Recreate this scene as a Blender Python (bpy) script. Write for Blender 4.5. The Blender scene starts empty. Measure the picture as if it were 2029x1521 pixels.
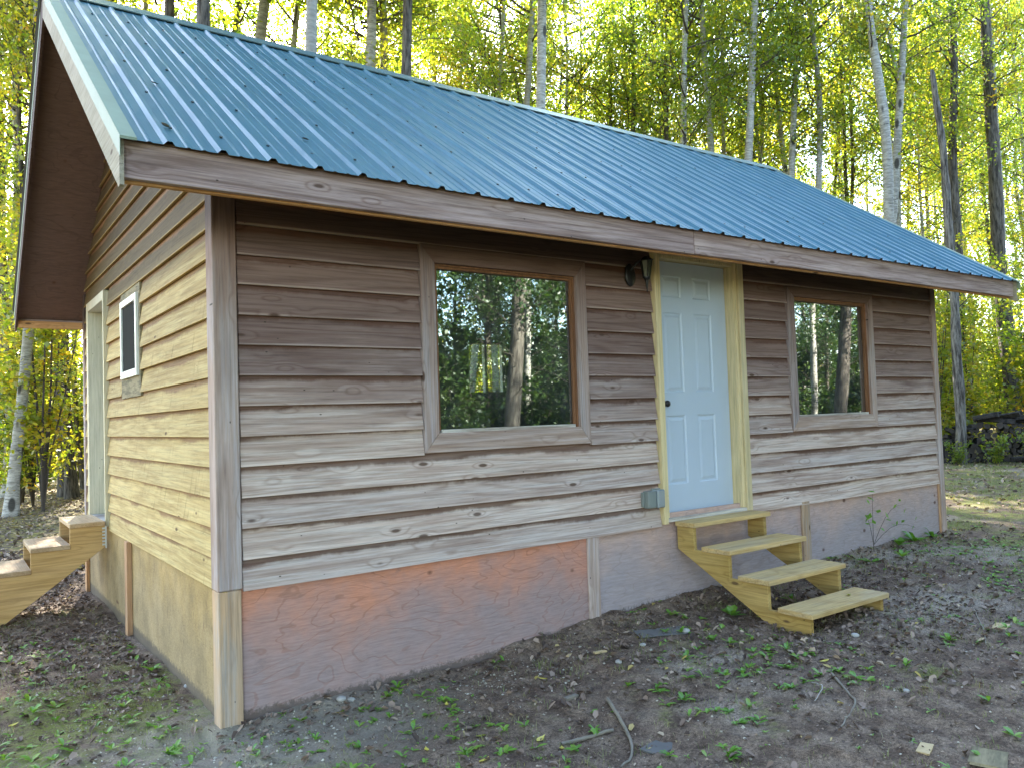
import bpy, bmesh, math, random
import numpy as np
from mathutils import Vector, Matrix, Euler
R = math.radians
random.seed(7)
rng = np.random.default_rng(11)
sc = bpy.context.scene
COL = sc.collection

# ------------------------------------------------------------------ camera
cam_d = bpy.data.cameras.new('camera')
cam = bpy.data.objects.new('camera', cam_d)
COL.objects.link(cam)
M3 = [[0.8122041, 0.0038099, -0.583361], [-0.5824136, -0.0520417, -0.811225], [-0.0334498, 0.9986376, -0.0400495]]
CP = [-1.38858, -4.59889, 0.94004]
cam.matrix_world = Matrix(((M3[0][0], M3[0][1], M3[0][2], CP[0]), (M3[1][0], M3[1][1], M3[1][2], CP[1]),
                           (M3[2][0], M3[2][1], M3[2][2], CP[2]), (0, 0, 0, 1)))
cam_d.sensor_width = 36.0
cam_d.lens = 27.9647
cam_d.clip_start = 0.05
cam_d.clip_end = 1500
sc.camera = cam

# ------------------------------------------------------------------ sky, sun, exposure
SUN_AZ, SUN_EL = R(13.3), R(33.0)          # azimuth measured from +Y towards +X
world = bpy.data.worlds.new('World')
sc.world = world
world.use_nodes = True
wn = world.node_tree.nodes; wl = world.node_tree.links
wn.clear()
wo = wn.new('ShaderNodeOutputWorld'); wb = wn.new('ShaderNodeBackground'); sky = wn.new('ShaderNodeTexSky')
sky.sky_type = 'NISHITA'; sky.sun_disc = False
sky.sun_elevation = SUN_EL; sky.sun_rotation = SUN_AZ
sky.air_density = 1.0; sky.dust_density = 1.0; sky.ozone_density = 0.4
wb.inputs['Strength'].default_value = 0.15
wl.new(sky.outputs[0], wb.inputs[0]); wl.new(wb.outputs[0], wo.inputs[0])
sun_d = bpy.data.lights.new('sun', 'SUN'); sun_d.energy = 5.0; sun_d.angle = R(0.5); sun_d.color = (1.0, 0.93, 0.80)
sun = bpy.data.objects.new('sun', sun_d); COL.objects.link(sun)
sdir = Vector((math.sin(SUN_AZ) * math.cos(SUN_EL), math.cos(SUN_AZ) * math.cos(SUN_EL), math.sin(SUN_EL)))
sun.rotation_euler = sdir.to_track_quat('Z', 'Y').to_euler()
sun.location = sdir * 60
sc.view_settings.view_transform = 'Standard'
sc.view_settings.look = 'None'
sc.view_settings.exposure = 3.3
sc.view_settings.gamma = 1.0
sc.view_settings.use_curve_mapping = False
cy = sc.cycles
cy.max_bounces = 9; cy.diffuse_bounces = 4; cy.glossy_bounces = 4; cy.transmission_bounces = 6
cy.transparent_max_bounces = 12; cy.use_denoising = True
cy.caustics_reflective = False; cy.caustics_refractive = False
cy.sample_clamp_indirect = 8.0

# ------------------------------------------------------------------ node helpers
class NT:
    def __init__(s, name):
        s.m = bpy.data.materials.new(name); s.m.use_nodes = True
        s.n = s.m.node_tree.nodes; s.l = s.m.node_tree.links; s.n.clear()
        s.out = s.n.new('ShaderNodeOutputMaterial')
    def put(s, node, key, v):
        i = node.inputs[key]
        if hasattr(v, 'is_output') or isinstance(v, bpy.types.NodeSocket): s.l.new(v, i)
        else:
            if i.type == 'RGBA' and len(v) == 3: v = (*v, 1)
            i.default_value = v
    def node(s, t, props=None, **kw):
        n = s.n.new(t)
        for k, v in (props or {}).items(): setattr(n, k, v)
        for k, v in kw.items(): s.put(n, k.replace('_', ' '), v)
        return n
    def math(s, op, a, b=0.5, c=0.0, clamp=False):
        n = s.n.new('ShaderNodeMath'); n.operation = op; n.use_clamp = clamp
        for i, v in enumerate((a, b, c)): s.put(n, i, v)
        return n.outputs[0]
    def vmath(s, op, a, b=(0, 0, 0)):
        n = s.n.new('ShaderNodeVectorMath'); n.operation = op
        s.put(n, 0, a); s.put(n, 1, b); return n.outputs[0]
    def coords(s, kind='Object', rand=True, scale=(1, 1, 1)):
        tc = s.n.new('ShaderNodeTexCoord'); v = tc.outputs[kind]
        if rand:
            oi = s.n.new('ShaderNodeObjectInfo')
            sh = s.vmath('MULTIPLY', s.comb(oi.outputs['Random'], oi.outputs['Random'], oi.outputs['Random']), (57.0, 31.0, 43.0))
            v = s.vmath('ADD', v, sh)
        if scale != (1, 1, 1): v = s.vmath('MULTIPLY', v, scale)
        return v
    def comb(s, x, y, z):
        n = s.n.new('ShaderNodeCombineXYZ')
        for i, v in enumerate((x, y, z)): s.put(n, i, v)
        return n.outputs[0]
    def sep(s, v):
        n = s.n.new('ShaderNodeSeparateXYZ'); s.put(n, 0, v); return n.outputs
    def noise(s, v, scale=5.0, detail=3.0, rough=0.55, dist=0.0):
        return s.node('ShaderNodeTexNoise', Vector=v, Scale=scale, Detail=detail, Roughness=rough, Distortion=dist).outputs['Fac']
    def voro(s, v, scale=5.0, rnd=1.0, out='Distance'):
        return s.node('ShaderNodeTexVoronoi', Vector=v, Scale=scale, Randomness=rnd).outputs[out]
    def ramp(s, f, stops, interp='LINEAR'):
        n = s.n.new('ShaderNodeValToRGB'); n.color_ramp.interpolation = interp
        e = n.color_ramp.elements
        while len(e) < len(stops): e.new(0.5)
        for q, (p, c) in zip(e, stops):
            q.position = p; q.color = (*c, 1) if not isinstance(c, (int, float)) else (c, c, c, 1)
        s.put(n, 0, f); return n.outputs[0]
    def mrange(s, f, a, b, c=0.0, d=1.0):
        n = s.n.new('ShaderNodeMapRange'); n.clamp = True; n.interpolation_type = 'SMOOTHSTEP'
        for i, v in enumerate((f, a, b, c, d)): s.put(n, i, v)
        return n.outputs[0]
    def mix(s, f, a, b, mode='MIX'):
        n = s.n.new('ShaderNodeMix'); n.data_type = 'RGBA'; n.blend_type = mode
        for i, v in ((0, f), (6, a), (7, b)): s.put(n, i, v)
        return n.outputs[2]
    def bump(s, h, strength=0.3, dist=0.01):
        return s.node('ShaderNodeBump', Strength=strength, Distance=dist, Height=h).outputs[0]
    def bsdf(s, col, rough=0.8, metal=0.0, nrm=None, **kw):
        n = s.n.new('ShaderNodeBsdfPrincipled')
        s.put(n, 'Base Color', col); s.put(n, 'Roughness', rough); s.put(n, 'Metallic', metal)
        if nrm is not None: s.put(n, 'Normal', nrm)
        for k, v in kw.items(): s.put(n, k.replace('_', ' '), v)
        return n.outputs[0]
    def done(s, sh):
        s.l.new(sh, s.out.inputs[0]); return s.m

def simple(name, col, rough=0.7, metal=0.0, var=0.15, scale=6.0, **kw):
    t = NT(name); v = t.coords()
    c = t.mix(t.noise(v, scale, 4), tuple(x * (1 - var) for x in col), tuple(min(1, x * (1 + var)) for x in col))
    return t.done(t.bsdf(c, rough, metal, **kw))

def wood(name, ca, cb, worn=None, stain=None, stain_amt=0.8, ax='x', knots=True, zfade=None, streak=0.0, lines=0.35, rough=0.85, spec=0.2, moss=None):
    """sawn softwood; local x (or z) is the grain direction; worn/stain are colours of weathering marks."""
    t = NT(name)
    p = t.coords('Object', True)
    raw = t.coords('Object', False)
    if ax == 'z':
        x, y, z = t.sep(p); p = t.comb(z, y, x)
    if ax == 'y':
        x, y, z = t.sep(p); p = t.comb(y, x, z)
    # knots bend the grain round them
    kd = t.voro(t.vmath('MULTIPLY', p, (2.6, 1.0, 7.5)), 1.0, 1.0)
    kmask = t.mrange(kd, 0.0, 0.34, 1.0, 0.0)
    g = t.noise(t.vmath('MULTIPLY', p, (0.28, 2.0, 6.5)), 1.0, 2.0, 0.40)
    g2 = t.math('ADD', t.math('MULTIPLY', g, 70.0), t.math('MULTIPLY', kmask, 9.0))
    rings = t.math('MULTIPLY_ADD', t.math('SINE', g2), 0.5, 0.5)
    rings = t.math('POWER', rings, 3.5)
    fib = t.noise(t.vmath('MULTIPLY', p, (2.6, 60.0, 85.0)), 1.0, 5, 0.75)
    patch = t.noise(t.vmath('MULTIPLY', p, (1.3, 3.0, 6.0)), 1.0, 4, 0.6)
    c = t.mix(t.mrange(patch, 0.32, 0.68), ca, cb)
    if worn is not None:
        w2 = t.noise(t.vmath('MULTIPLY', p, (0.9, 3.0, 22.0)), 1.2, 6, 0.7)
        c = t.mix(t.mrange(w2, 0.44, 0.62, 0.0, 0.75), c, worn)
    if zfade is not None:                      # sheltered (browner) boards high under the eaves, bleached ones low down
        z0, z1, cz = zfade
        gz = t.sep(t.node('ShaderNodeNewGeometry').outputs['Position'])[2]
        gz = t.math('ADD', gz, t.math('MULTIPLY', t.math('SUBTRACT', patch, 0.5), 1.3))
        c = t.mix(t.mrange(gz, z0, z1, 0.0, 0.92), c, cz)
        eave_shade_z = t.sep(t.node('ShaderNodeNewGeometry').outputs['Position'])[2]
        c = t.mix(t.mrange(eave_shade_z, 1.88, 2.2, 0.0, 0.88), c, tuple(q * 0.22 for q in cz))  # eave shade painted into the colour: wood near the eaves goes almost black
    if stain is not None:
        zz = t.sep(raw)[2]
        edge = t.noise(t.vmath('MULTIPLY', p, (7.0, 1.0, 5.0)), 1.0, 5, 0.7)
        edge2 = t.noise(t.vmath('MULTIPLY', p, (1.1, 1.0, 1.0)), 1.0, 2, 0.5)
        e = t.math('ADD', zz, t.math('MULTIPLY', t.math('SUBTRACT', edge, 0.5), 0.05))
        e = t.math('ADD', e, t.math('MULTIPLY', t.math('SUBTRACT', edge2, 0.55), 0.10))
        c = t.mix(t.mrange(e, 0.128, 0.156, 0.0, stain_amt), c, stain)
        # thin bleached drip edge along the foot of each board
        c = t.mix(t.mrange(zz, 0.004, 0.016, 0.35, 0.0), c, tuple(min(1, q * 1.25) for q in cb))
    if streak > 0:
        sv = t.noise(t.vmath('MULTIPLY', p, (22.0, 1.0, 3.0)), 1.0, 4, 0.7)
        c = t.mix(t.mrange(sv, 0.58, 0.74, 0.0, streak), c, tuple(x * 0.42 for x in ca))
    dark = t.mix(t.math('MULTIPLY', rings, lines), (1, 1, 1), (0.50, 0.40, 0.34))
    c = t.mix(1.0, c, dark, 'MULTIPLY')
    c = t.mix(1.0, c, t.ramp(fib, [(0.30, 0.66), (0.50, 0.99), (0.70, 1.18)]), 'MULTIPLY')
    if knots:
        kc = t.voro(t.vmath('MULTIPLY', p, (2.6, 1.0, 7.5)), 1.0, 1.0, 'Color')
        pick = t.mrange(t.sep(kc)[0], 0.36, 0.40)
        kn = t.math('MULTIPLY', t.mrange(kd, 0.06, 0.12, 1.0, 0.0), pick)
        c = t.mix(t.math('MULTIPLY', kn, 0.85), c, (0.085, 0.045, 0.028))
    if moss is not None:
        mm = t.noise(t.vmath('MULTIPLY', p, (3.0, 3.0, 9.0)), 1.0, 5, 0.7)
        c = t.mix(t.mrange(mm, 0.52, 0.7, 0.0, 0.7), c, moss)
    oi2 = t.n.new('ShaderNodeObjectInfo')
    rv = t.math('FRACT', t.math('MULTIPLY', oi2.outputs['Random'], 17.3))
    c = t.mix(1.0, c, t.ramp(rv, [(0.0, (0.84, 0.83, 0.84)), (1.0, (1.12, 1.09, 1.04))]), 'MULTIPLY')
    # nail heads and specks
    nd = t.voro(t.vmath('MULTIPLY', p, (6.0, 1.0, 12.0)), 1.0, 1.0)
    c = t.mix(t.mrange(nd, 0.03, 0.055, 0.85, 0.0), c, (0.03, 0.025, 0.02))
    h = t.math('ADD', t.math('MULTIPLY', fib, 0.6), t.math('MULTIPLY', rings, -0.5))
    return t.done(t.bsdf(c, rough, 0.0, t.bump(h, 0.55, 0.0016), Specular_IOR_Level=spec))

def plywood(name, warm, grey, fade=(-0.55, 0.0), amt=1.0, streak=0.0):
    t = NT(name); p = t.coords('Object', True)
    n = t.noise(t.vmath('MULTIPLY', p, (1.0, 1.0, 2.8)), 1.15, 3.0, 0.45, 0.35)
    s = t.math('SINE', t.math('MULTIPLY', n, 72.0))
    line = t.mrange(s, 0.90, 1.0)
    gz = t.sep(t.node('ShaderNodeNewGeometry').outputs['Position'])[2]
    pn = t.noise(p, 2.2, 4, 0.6)
    gz = t.math('ADD', gz, t.math('MULTIPLY', t.math('SUBTRACT', pn, 0.5), 0.9))
    c = t.mix(t.mrange(gz, fade[0], fade[1]), grey, warm)
    c = t.mix(t.mrange(t.noise(p, 5.0, 5, 0.6), 0.4, 0.7, 0.0, 0.5), c, tuple(0.75 * a + 0.25 * b for a, b in zip(grey, warm)))
    c = t.mix(t.math('MULTIPLY', line, 0.42 * amt), c, tuple(x * 0.42 for x in warm))
    if streak:
        sv = t.noise(t.vmath('MULTIPLY', p, (26.0, 26.0, 5.0)), 1.0, 5, 0.7)
        c = t.mix(t.mrange(sv, 0.60, 0.70, 0.0, streak), c, (0.13, 0.085, 0.04))
        c = t.mix(1.0, c, t.ramp(t.noise(p, 4.0, 5, 0.65), [(0.3, 0.7), (0.7, 1.15)]), 'MULTIPLY')
    kd = t.voro(t.vmath('MULTIPLY', p, (3.2, 1.0, 4.5)), 1.0, 1.0)
    kc = t.sep(t.voro(t.vmath('MULTIPLY', p, (3.2, 1.0, 4.5)), 1.0, 1.0, 'Color'))[0]
    kn = t.math('MULTIPLY', t.mrange(kd, 0.05, 0.11, 1.0, 0.0), t.mrange(kc, 0.45, 0.5))
    c = t.mix(t.math('MULTIPLY', kn, 0.8), c, (0.10, 0.04, 0.025))
    fib = t.noise(t.vmath('MULTIPLY', p, (9, 30, 90)), 1.0, 5, 0.7)
    c = t.mix(1.0, c, t.ramp(fib, [(0.3, 0.80), (0.7, 1.14)]), 'MULTIPLY')
    c = t.mix(t.mrange(t.noise(t.vmath('MULTIPLY', p, (2.0, 2.0, 3.0)), 2.5, 6, 0.75), 0.56, 0.74, 0, 0.45), c, tuple(x * 0.6 for x in grey))
    # splashed soil near the foot
    gz2 = t.sep(t.node('ShaderNodeNewGeometry').outputs['Position'])[2]
    gx2 = t.sep(t.node('ShaderNodeNewGeometry').outputs['Position'])[0]
    gz2 = t.math('SUBTRACT', gz2, t.math('MULTIPLY', t.mrange(gx2, 1.5, 3.2), 0.09))
    sp = t.math('ADD', gz2, t.math('MULTIPLY', t.noise(p, 26.0, 6, 0.8), -0.17))
    c = t.mix(t.mrange(sp, -0.785, -0.745, 0.8, 0.0), c, (0.10, 0.08, 0.065))
    return t.done(t.bsdf(c, 0.85, 0, t.bump(t.math('ADD', fib, t.math('MULTIPLY', line, -0.6)), 0.4, 0.0015), Specular_IOR_Level=0.2))

MAT = {}
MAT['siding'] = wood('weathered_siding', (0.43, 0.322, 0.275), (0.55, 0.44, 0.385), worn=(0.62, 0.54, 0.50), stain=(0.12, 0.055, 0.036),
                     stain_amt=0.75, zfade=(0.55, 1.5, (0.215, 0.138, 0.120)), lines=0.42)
MAT['siding_gable'] = wood('leaf_lit_siding', (0.40, 0.285, 0.12), (0.50, 0.37, 0.165), worn=(0.55, 0.435, 0.21), stain=(0.24, 0.13, 0.075),  # yellow light bounced off the leaves is painted into these boards' colour
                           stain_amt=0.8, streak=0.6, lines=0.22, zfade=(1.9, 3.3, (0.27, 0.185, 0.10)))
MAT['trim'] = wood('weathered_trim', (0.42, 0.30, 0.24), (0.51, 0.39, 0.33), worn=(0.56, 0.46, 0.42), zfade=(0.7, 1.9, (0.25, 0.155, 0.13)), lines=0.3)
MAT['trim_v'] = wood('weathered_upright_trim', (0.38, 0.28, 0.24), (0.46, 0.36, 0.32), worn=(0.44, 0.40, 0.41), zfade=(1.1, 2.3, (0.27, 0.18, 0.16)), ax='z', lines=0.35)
MAT['fascia'] = wood('fascia_wood', (0.40, 0.29, 0.27), (0.52, 0.40, 0.37), worn=(0.27, 0.19, 0.17), lines=0.5)
MAT['fresh_v'] = wood('fresh_post_wood', (0.42, 0.31, 0.22), (0.50, 0.33, 0.20), worn=(0.37, 0.34, 0.32), ax='z', lines=0.25)
MAT['orange'] = wood('orange_wood', (0.55, 0.29, 0.12), (0.60, 0.35, 0.17), ax='x', lines=0.3)
MAT['orange_v'] = wood('orange_batten_wood', (0.50, 0.27, 0.13), (0.55, 0.36, 0.22), ax='z', lines=0.3)
MAT['frame_in'] = wood('brown_window_wood', (0.20, 0.09, 0.04), (0.28, 0.13, 0.06), ax='z', lines=0.3, rough=0.5, spec=0.4, knots=False)
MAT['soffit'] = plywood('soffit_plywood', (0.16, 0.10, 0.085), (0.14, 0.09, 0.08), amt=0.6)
MAT['ply'] = plywood('skirting_plywood', (0.60, 0.255, 0.155), (0.34, 0.25, 0.24), fade=(-0.48, 0.08), amt=0.75)
MAT['ply_r'] = plywood('greyed_skirting_plywood', (0.54, 0.36, 0.29), (0.37, 0.31, 0.315), fade=(-0.45, 0.10), amt=0.45)
MAT['ply_gable'] = plywood('gable_skirting_plywood', (0.42, 0.28, 0.115), (0.33, 0.24, 0.13), amt=0.2, streak=0.8)
MAT['step'] = wood('treated_step_wood', (0.54, 0.37, 0.15), (0.62, 0.44, 0.20), worn=(0.52, 0.40, 0.23), ax='x', lines=0.28)
MAT['stringer'] = wood('treated_stringer_wood', (0.42, 0.28, 0.085), (0.50, 0.35, 0.13), ax='y', lines=0.35)
MAT['step2'] = wood('side_step_wood', (0.42, 0.28, 0.15), (0.50, 0.37, 0.23), ax='y', lines=0.28)
MAT['stringer2'] = wood('side_stringer_wood', (0.42, 0.27, 0.11), (0.48, 0.32, 0.15), ax='x', lines=0.35)
MAT['cream'] = wood('cream_painted_wood', (0.60, 0.49, 0.27), (0.66, 0.55, 0.33), ax='z', lines=0.06, knots=False, rough=0.55, spec=0.4)
MAT['cream2'] = wood('beige_painted_wood', (0.52, 0.47, 0.33), (0.56, 0.50, 0.36), ax='z', lines=0.05, knots=False, rough=0.55, spec=0.4)
MAT['rake'] = wood('weathered_rake_board', (0.34, 0.31, 0.23), (0.42, 0.38, 0.30), ax='y', lines=0.15)
MAT['sillpaint'] = wood('worn_painted_sill', (0.50, 0.47, 0.42), (0.58, 0.55, 0.5), worn=(0.18, 0.12, 0.09), ax='x', lines=0.1, rough=0.6)
MAT['sheath'] = simple('wall_sheathing', (0.16, 0.10, 0.07), 0.9)
MAT['board_moss'] = wood('mossy_board', (0.24, 0.20, 0.12), (0.30, 0.25, 0.15), worn=(0.10, 0.09, 0.06), moss=(0.07, 0.08, 0.05), lines=0.1)
MAT['inside'] = simple('interior_panelling', (0.20, 0.15, 0.10), 0.8)
MAT['door'] = None
t = NT('pale_blue_door_paint'); p = t.coords()
c = t.mix(t.noise(p, 3, 4), (0.44, 0.51, 0.60), (0.50, 0.57, 0.65))
sp = t.noise(t.vmath('MULTIPLY', p, (9, 9, 5)), 3.0, 6, 0.75)
c = t.mix(t.mrange(sp, 0.68, 0.73, 0, 0.6), c, (0.30, 0.27, 0.22))
MAT['door'] = t.done(t.bsdf(c, 0.42, 0, t.bump(t.noise(t.vmath('MULTIPLY', p, (60, 60, 3)), 1, 3), 0.08, 0.002)))
MAT['vinyl'] = simple('white_vinyl', (0.72, 0.72, 0.66), 0.45, var=0.05)
MAT['screen'] = simple('insect_screen', (0.03, 0.03, 0.028), 0.95, var=0.05, Specular_IOR_Level=0.05)
MAT['black'] = simple('black_metal', (0.018, 0.018, 0.02), 0.35, 0.4)
MAT['galv'] = simple('galvanised_bracket', (0.55, 0.56, 0.56), 0.4, 0.7)
MAT['greybox'] = simple('grey_plastic_box', (0.20, 0.22, 0.20), 0.5)
t = NT('clear_outlet_cover')
MAT['clear'] = t.done(t.bsdf((0.24, 0.28, 0.30), 0.12, 0.0, Specular_IOR_Level=0.8, Coat_Weight=1.0))
MAT['frost'] = simple('greenish_lamp_glass', (0.055, 0.065, 0.045), 0.35)
MAT['screw'] = simple('roof_screw', (0.05, 0.07, 0.08), 0.5, 0.5)
# ribbed steel roof
t = NT('blue_steel_roof'); p = t.coords('Object', True); raw = t.coords('Object', False)
n1 = t.noise(t.vmath('MULTIPLY', raw, (5.0, 1.1, 1.1)), 1.0, 5, 0.6)
n2 = t.noise(t.vmath('MULTIPLY', raw, (30.0, 2.0, 2.0)), 1.0, 4, 0.6)
c = t.mix(t.mrange(n1, 0.3, 0.7), (0.042, 0.128, 0.170), (0.062, 0.160, 0.198))
c = t.mix(t.mrange(n2, 0.55, 0.8, 0, 0.35), c, (0.12, 0.19, 0.21))
rr = t.math('ADD', 0.30, t.math('MULTIPLY', n2, 0.28))
ROOF_SH = t.done(t.bsdf(c, rr, 0.22, t.bump(t.noise(t.vmath('MULTIPLY', raw, (6.0, 1.2, 1.2)), 1.0, 2), 0.10, 0.012), Specular_IOR_Level=0.36))
MAT['roof'] = ROOF_SH
MAT['roof_under'] = simple('sheet_underside', (0.06, 0.065, 0.065), 0.7, 0.0, Specular_IOR_Level=0.1)
MAT['ridge'] = simple('steel_ridge_cap', (0.16, 0.25, 0.27), 0.35, 0.5)
MAT['raketrim'] = simple('pale_green_steel_trim', (0.24, 0.29, 0.21), 0.6, 0.0, Specular_IOR_Level=0.15)
# window glass: thin double pane, mirror-like at a slant, see-through into the dark room
t = NT('window_glass')
gl = t.node('ShaderNodeBsdfGlossy', Color=(0.93, 0.97, 1.0), Roughness=0.012, Normal=t.bump(t.noise(t.coords(), 1.6, 2), 0.03, 0.01)).outputs[0]
tr = t.node('ShaderNodeBsdfTransparent', Color=(0.80, 0.88, 0.85)).outputs[0]
fr = t.node('ShaderNodeFresnel', IOR=1.5).outputs[0]
fac = t.math('MINIMUM', t.math('MULTIPLY', fr, 4.6), 0.9)
dust = t.bsdf((0.35, 0.36, 0.36), 0.9)
mx = t.node('ShaderNodeMixShader'); t.put(mx, 0, fac); t.put(mx, 1, tr); t.put(mx, 2, gl)
mx2 = t.node('ShaderNodeMixShader'); t.put(mx2, 0, t.mrange(t.noise(t.coords(), 3.0, 5, 0.7), 0.35, 0.8, 0.02, 0.10)); t.put(mx2, 1, mx.outputs[0]); t.put(mx2, 2, dust)
MAT['glass'] = t.done(mx2.outputs[0])

def leafmat(name, ramp, trans=0.5, tboost=3.7, attr=True):
    t = NT(name)
    if attr:
        a = t.node('ShaderNodeAttribute', {'attribute_name': 'v'}).outputs['Fac']
        oi = t.n.new('ShaderNodeObjectInfo')
        f = t.math('ADD', t.math('MULTIPLY', a, 0.8), t.math('MULTIPLY', oi.outputs['Random'], 0.2))
    else: f = t.noise(t.coords(), 9, 3)
    c = t.ramp(f, ramp)
    d = t.node('ShaderNodeBsdfDiffuse', Color=c).outputs[0]
    tc = t.mix(1.0, c, (tboost, tboost * 0.95, tboost * 0.55), 'MULTIPLY')
    tl = t.node('ShaderNodeBsdfTranslucent', Color=tc).outputs[0]
    g = t.node('ShaderNodeBsdfGlossy', Color=(1, 1, 1), Roughness=0.4).outputs[0]
    m1 = t.node('ShaderNodeMixShader'); t.put(m1, 0, trans); t.put(m1, 1, d); t.put(m1, 2, tl)
    m2 = t.node('ShaderNodeMixShader'); t.put(m2, 0, 0.05); t.put(m2, 1, m1.outputs[0]); t.put(m2, 2, g)
    return t.done(m2.outputs[0])
GREEN = [(0.0, (0.045, 0.09, 0.012)), (0.35, (0.09, 0.14, 0.012)), (0.7, (0.15, 0.175, 0.012)), (1.0, (0.24, 0.21, 0.014))]
YEL = [(0.0, (0.06, 0.11, 0.012)), (0.4, (0.14, 0.17, 0.014)), (0.75, (0.26, 0.215, 0.016)), (1.0, (0.30, 0.15, 0.02))]
DARKG = [(0.0, (0.02, 0.05, 0.012)), (0.5, (0.04, 0.085, 0.014)), (1.0, (0.09, 0.13, 0.02))]
MAT['leaf'] = leafmat('aspen_leaves', GREEN)
MAT['leafy'] = leafmat('yellowing_leaves', YEL)
MAT['leafd'] = leafmat('shade_leaves', DARKG, 0.4, 2.0)
MAT['weed'] = leafmat('weed_leaves', [(0, (0.07, 0.18, 0.02)), (0.6, (0.15, 0.31, 0.035)), (1, (0.28, 0.36, 0.06))], 0.3, 1.6)
MAT['grass'] = leafmat('grass_blades', [(0, (0.08, 0.14, 0.02)), (0.5, (0.17, 0.21, 0.04)), (1, (0.36, 0.30, 0.15))], 0.3, 1.5)
MAT['yleaf'] = leafmat('yellow_fallen_leaf', [(0, (0.62, 0.50, 0.05)), (1, (0.68, 0.60, 0.16))], 0.2, 1.0, attr=False)
MAT['gleaf'] = leafmat('yellowgreen_leaf', [(0, (0.26, 0.30, 0.03)), (1, (0.34, 0.36, 0.05))], 0.3, 1.2, attr=False)
t = NT('dry_leaf_litter'); a = t.node('ShaderNodeAttribute', {'attribute_name': 'v'}).outputs['Fac']
c = t.ramp(a, [(0, (0.06, 0.040, 0.030)), (0.4, (0.165, 0.112, 0.084)), (0.75, (0.31, 0.225, 0.17)), (0.93, (0.45, 0.34, 0.24)), (1, (0.40, 0.30, 0.08))])
MAT['litter'] = t.done(t.bsdf(c, 0.75, Specular_IOR_Level=0.35))
t = NT('gravel_chips'); a = t.node('ShaderNodeAttribute', {'attribute_name': 'v'}).outputs['Fac']
MAT['gravel'] = t.done(t.bsdf(t.ramp(a, [(0, (0.13, 0.11, 0.09)), (0.6, (0.30, 0.26, 0.19)), (1, (0.52, 0.47, 0.38))]), 0.85))

def bark(name, light, dark, birch):
    t = NT(name); p = t.coords('Object', True)
    if birch:
        n = t.noise(t.vmath('MULTIPLY', p, (5, 5, 22)), 1.0, 5, 0.65)
        c = t.mix(t.mrange(n, 0.40, 0.62), tuple(x * 0.62 for x in light), light)
        lent = t.noise(t.vmath('MULTIPLY', p, (7, 7, 75)), 1.0, 3, 0.6)
        c = t.mix(t.mrange(lent, 0.57, 0.66, 0, 0.85), c, dark)
        kd = t.voro(t.vmath('MULTIPLY', p, (3.2, 3.2, 1.4)), 1.0, 1.0)
        c = t.mix(t.mrange(kd, 0.16, 0.26, 0.92, 0.0), c, dark)
        big = t.noise(t.vmath('MULTIPLY', p, (1.5, 1.5, 0.5)), 1.0, 3, 0.6)
        c = t.mix(t.mrange(big, 0.52, 0.68, 0, 0.6), c, tuple(0.5 * (a + b) for a, b in zip(light, dark)))
        h = lent
    else:
        n = t.noise(t.vmath('MULTIPLY', p, (22, 22, 3.0)), 1.0, 5, 0.7)
        c = t.mix(t.mrange(n, 0.35, 0.65), dark, light); h = n
    return t.done(t.bsdf(c, 0.85, 0, t.bump(h, 0.7, 0.01), Specular_IOR_Level=0.2))
MAT['bark_a'] = bark('pale_aspen_bark', (0.50, 0.47, 0.42), (0.045, 0.04, 0.035), True)
MAT['bark_d'] = bark('dark_furrowed_bark', (0.17, 0.145, 0.12), (0.04, 0.033, 0.028), False)
MAT['bark_g'] = bark('grey_dead_bark', (0.27, 0.245, 0.22), (0.05, 0.042, 0.038), False)
MAT['twig'] = simple('twig_bark', (0.075, 0.06, 0.05), 0.9)
MAT['logend'] = simple('split_log_face', (0.060, 0.048, 0.040), 0.9, var=0.4, scale=14)
MAT['logbark'] = bark('dark_log_bark', (0.065, 0.056, 0.052), (0.018, 0.016, 0.015), False)
MAT['stone'] = simple('grey_stone', (0.36, 0.34, 0.31), 0.85, var=0.25)
MAT['flat_stone'] = simple('flat_grey_board', (0.13, 0.12, 0.11), 0.9, var=0.3)
MAT['chip'] = simple('tan_wood_chip', (0.52, 0.38, 0.20), 0.85, var=0.25, scale=30)
MAT['stick'] = simple('grey_stick_bark', (0.22, 0.185, 0.14), 0.9, var=0.35, scale=20)

# ground
t = NT('forest_soil'); gp = t.node('ShaderNodeNewGeometry').outputs['Position']
gx, gy, gz = t.sep(gp)
a = t.noise(gp, 0.9, 5, 0.6); b = t.noise(gp, 7.0, 6, 0.65); f = t.noise(gp, 60.0, 4, 0.7)
c = t.mix(t.mrange(b, 0.3, 0.7), (0.082, 0.052, 0.035), (0.225, 0.160, 0.112))
c = t.mix(t.mrange(a, 0.52, 0.70, 0, 0.8), c, (0.34, 0.275, 0.21))
c = t.mix(1.0, c, t.ramp(f, [(0.3, 0.5), (0.7, 1.55)]), 'MULTIPLY')
c = t.mix(1.0, c, t.ramp(t.noise(gp, 170.0, 3, 0.7), [(0.35, 0.55), (0.65, 1.5)]), 'MULTIPLY')
red = t.noise(gp, 2.3, 4, 0.6)
c = t.mix(t.mrange(red, 0.58, 0.7, 0, 0.55), c, (0.11, 0.06, 0.045))
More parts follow.
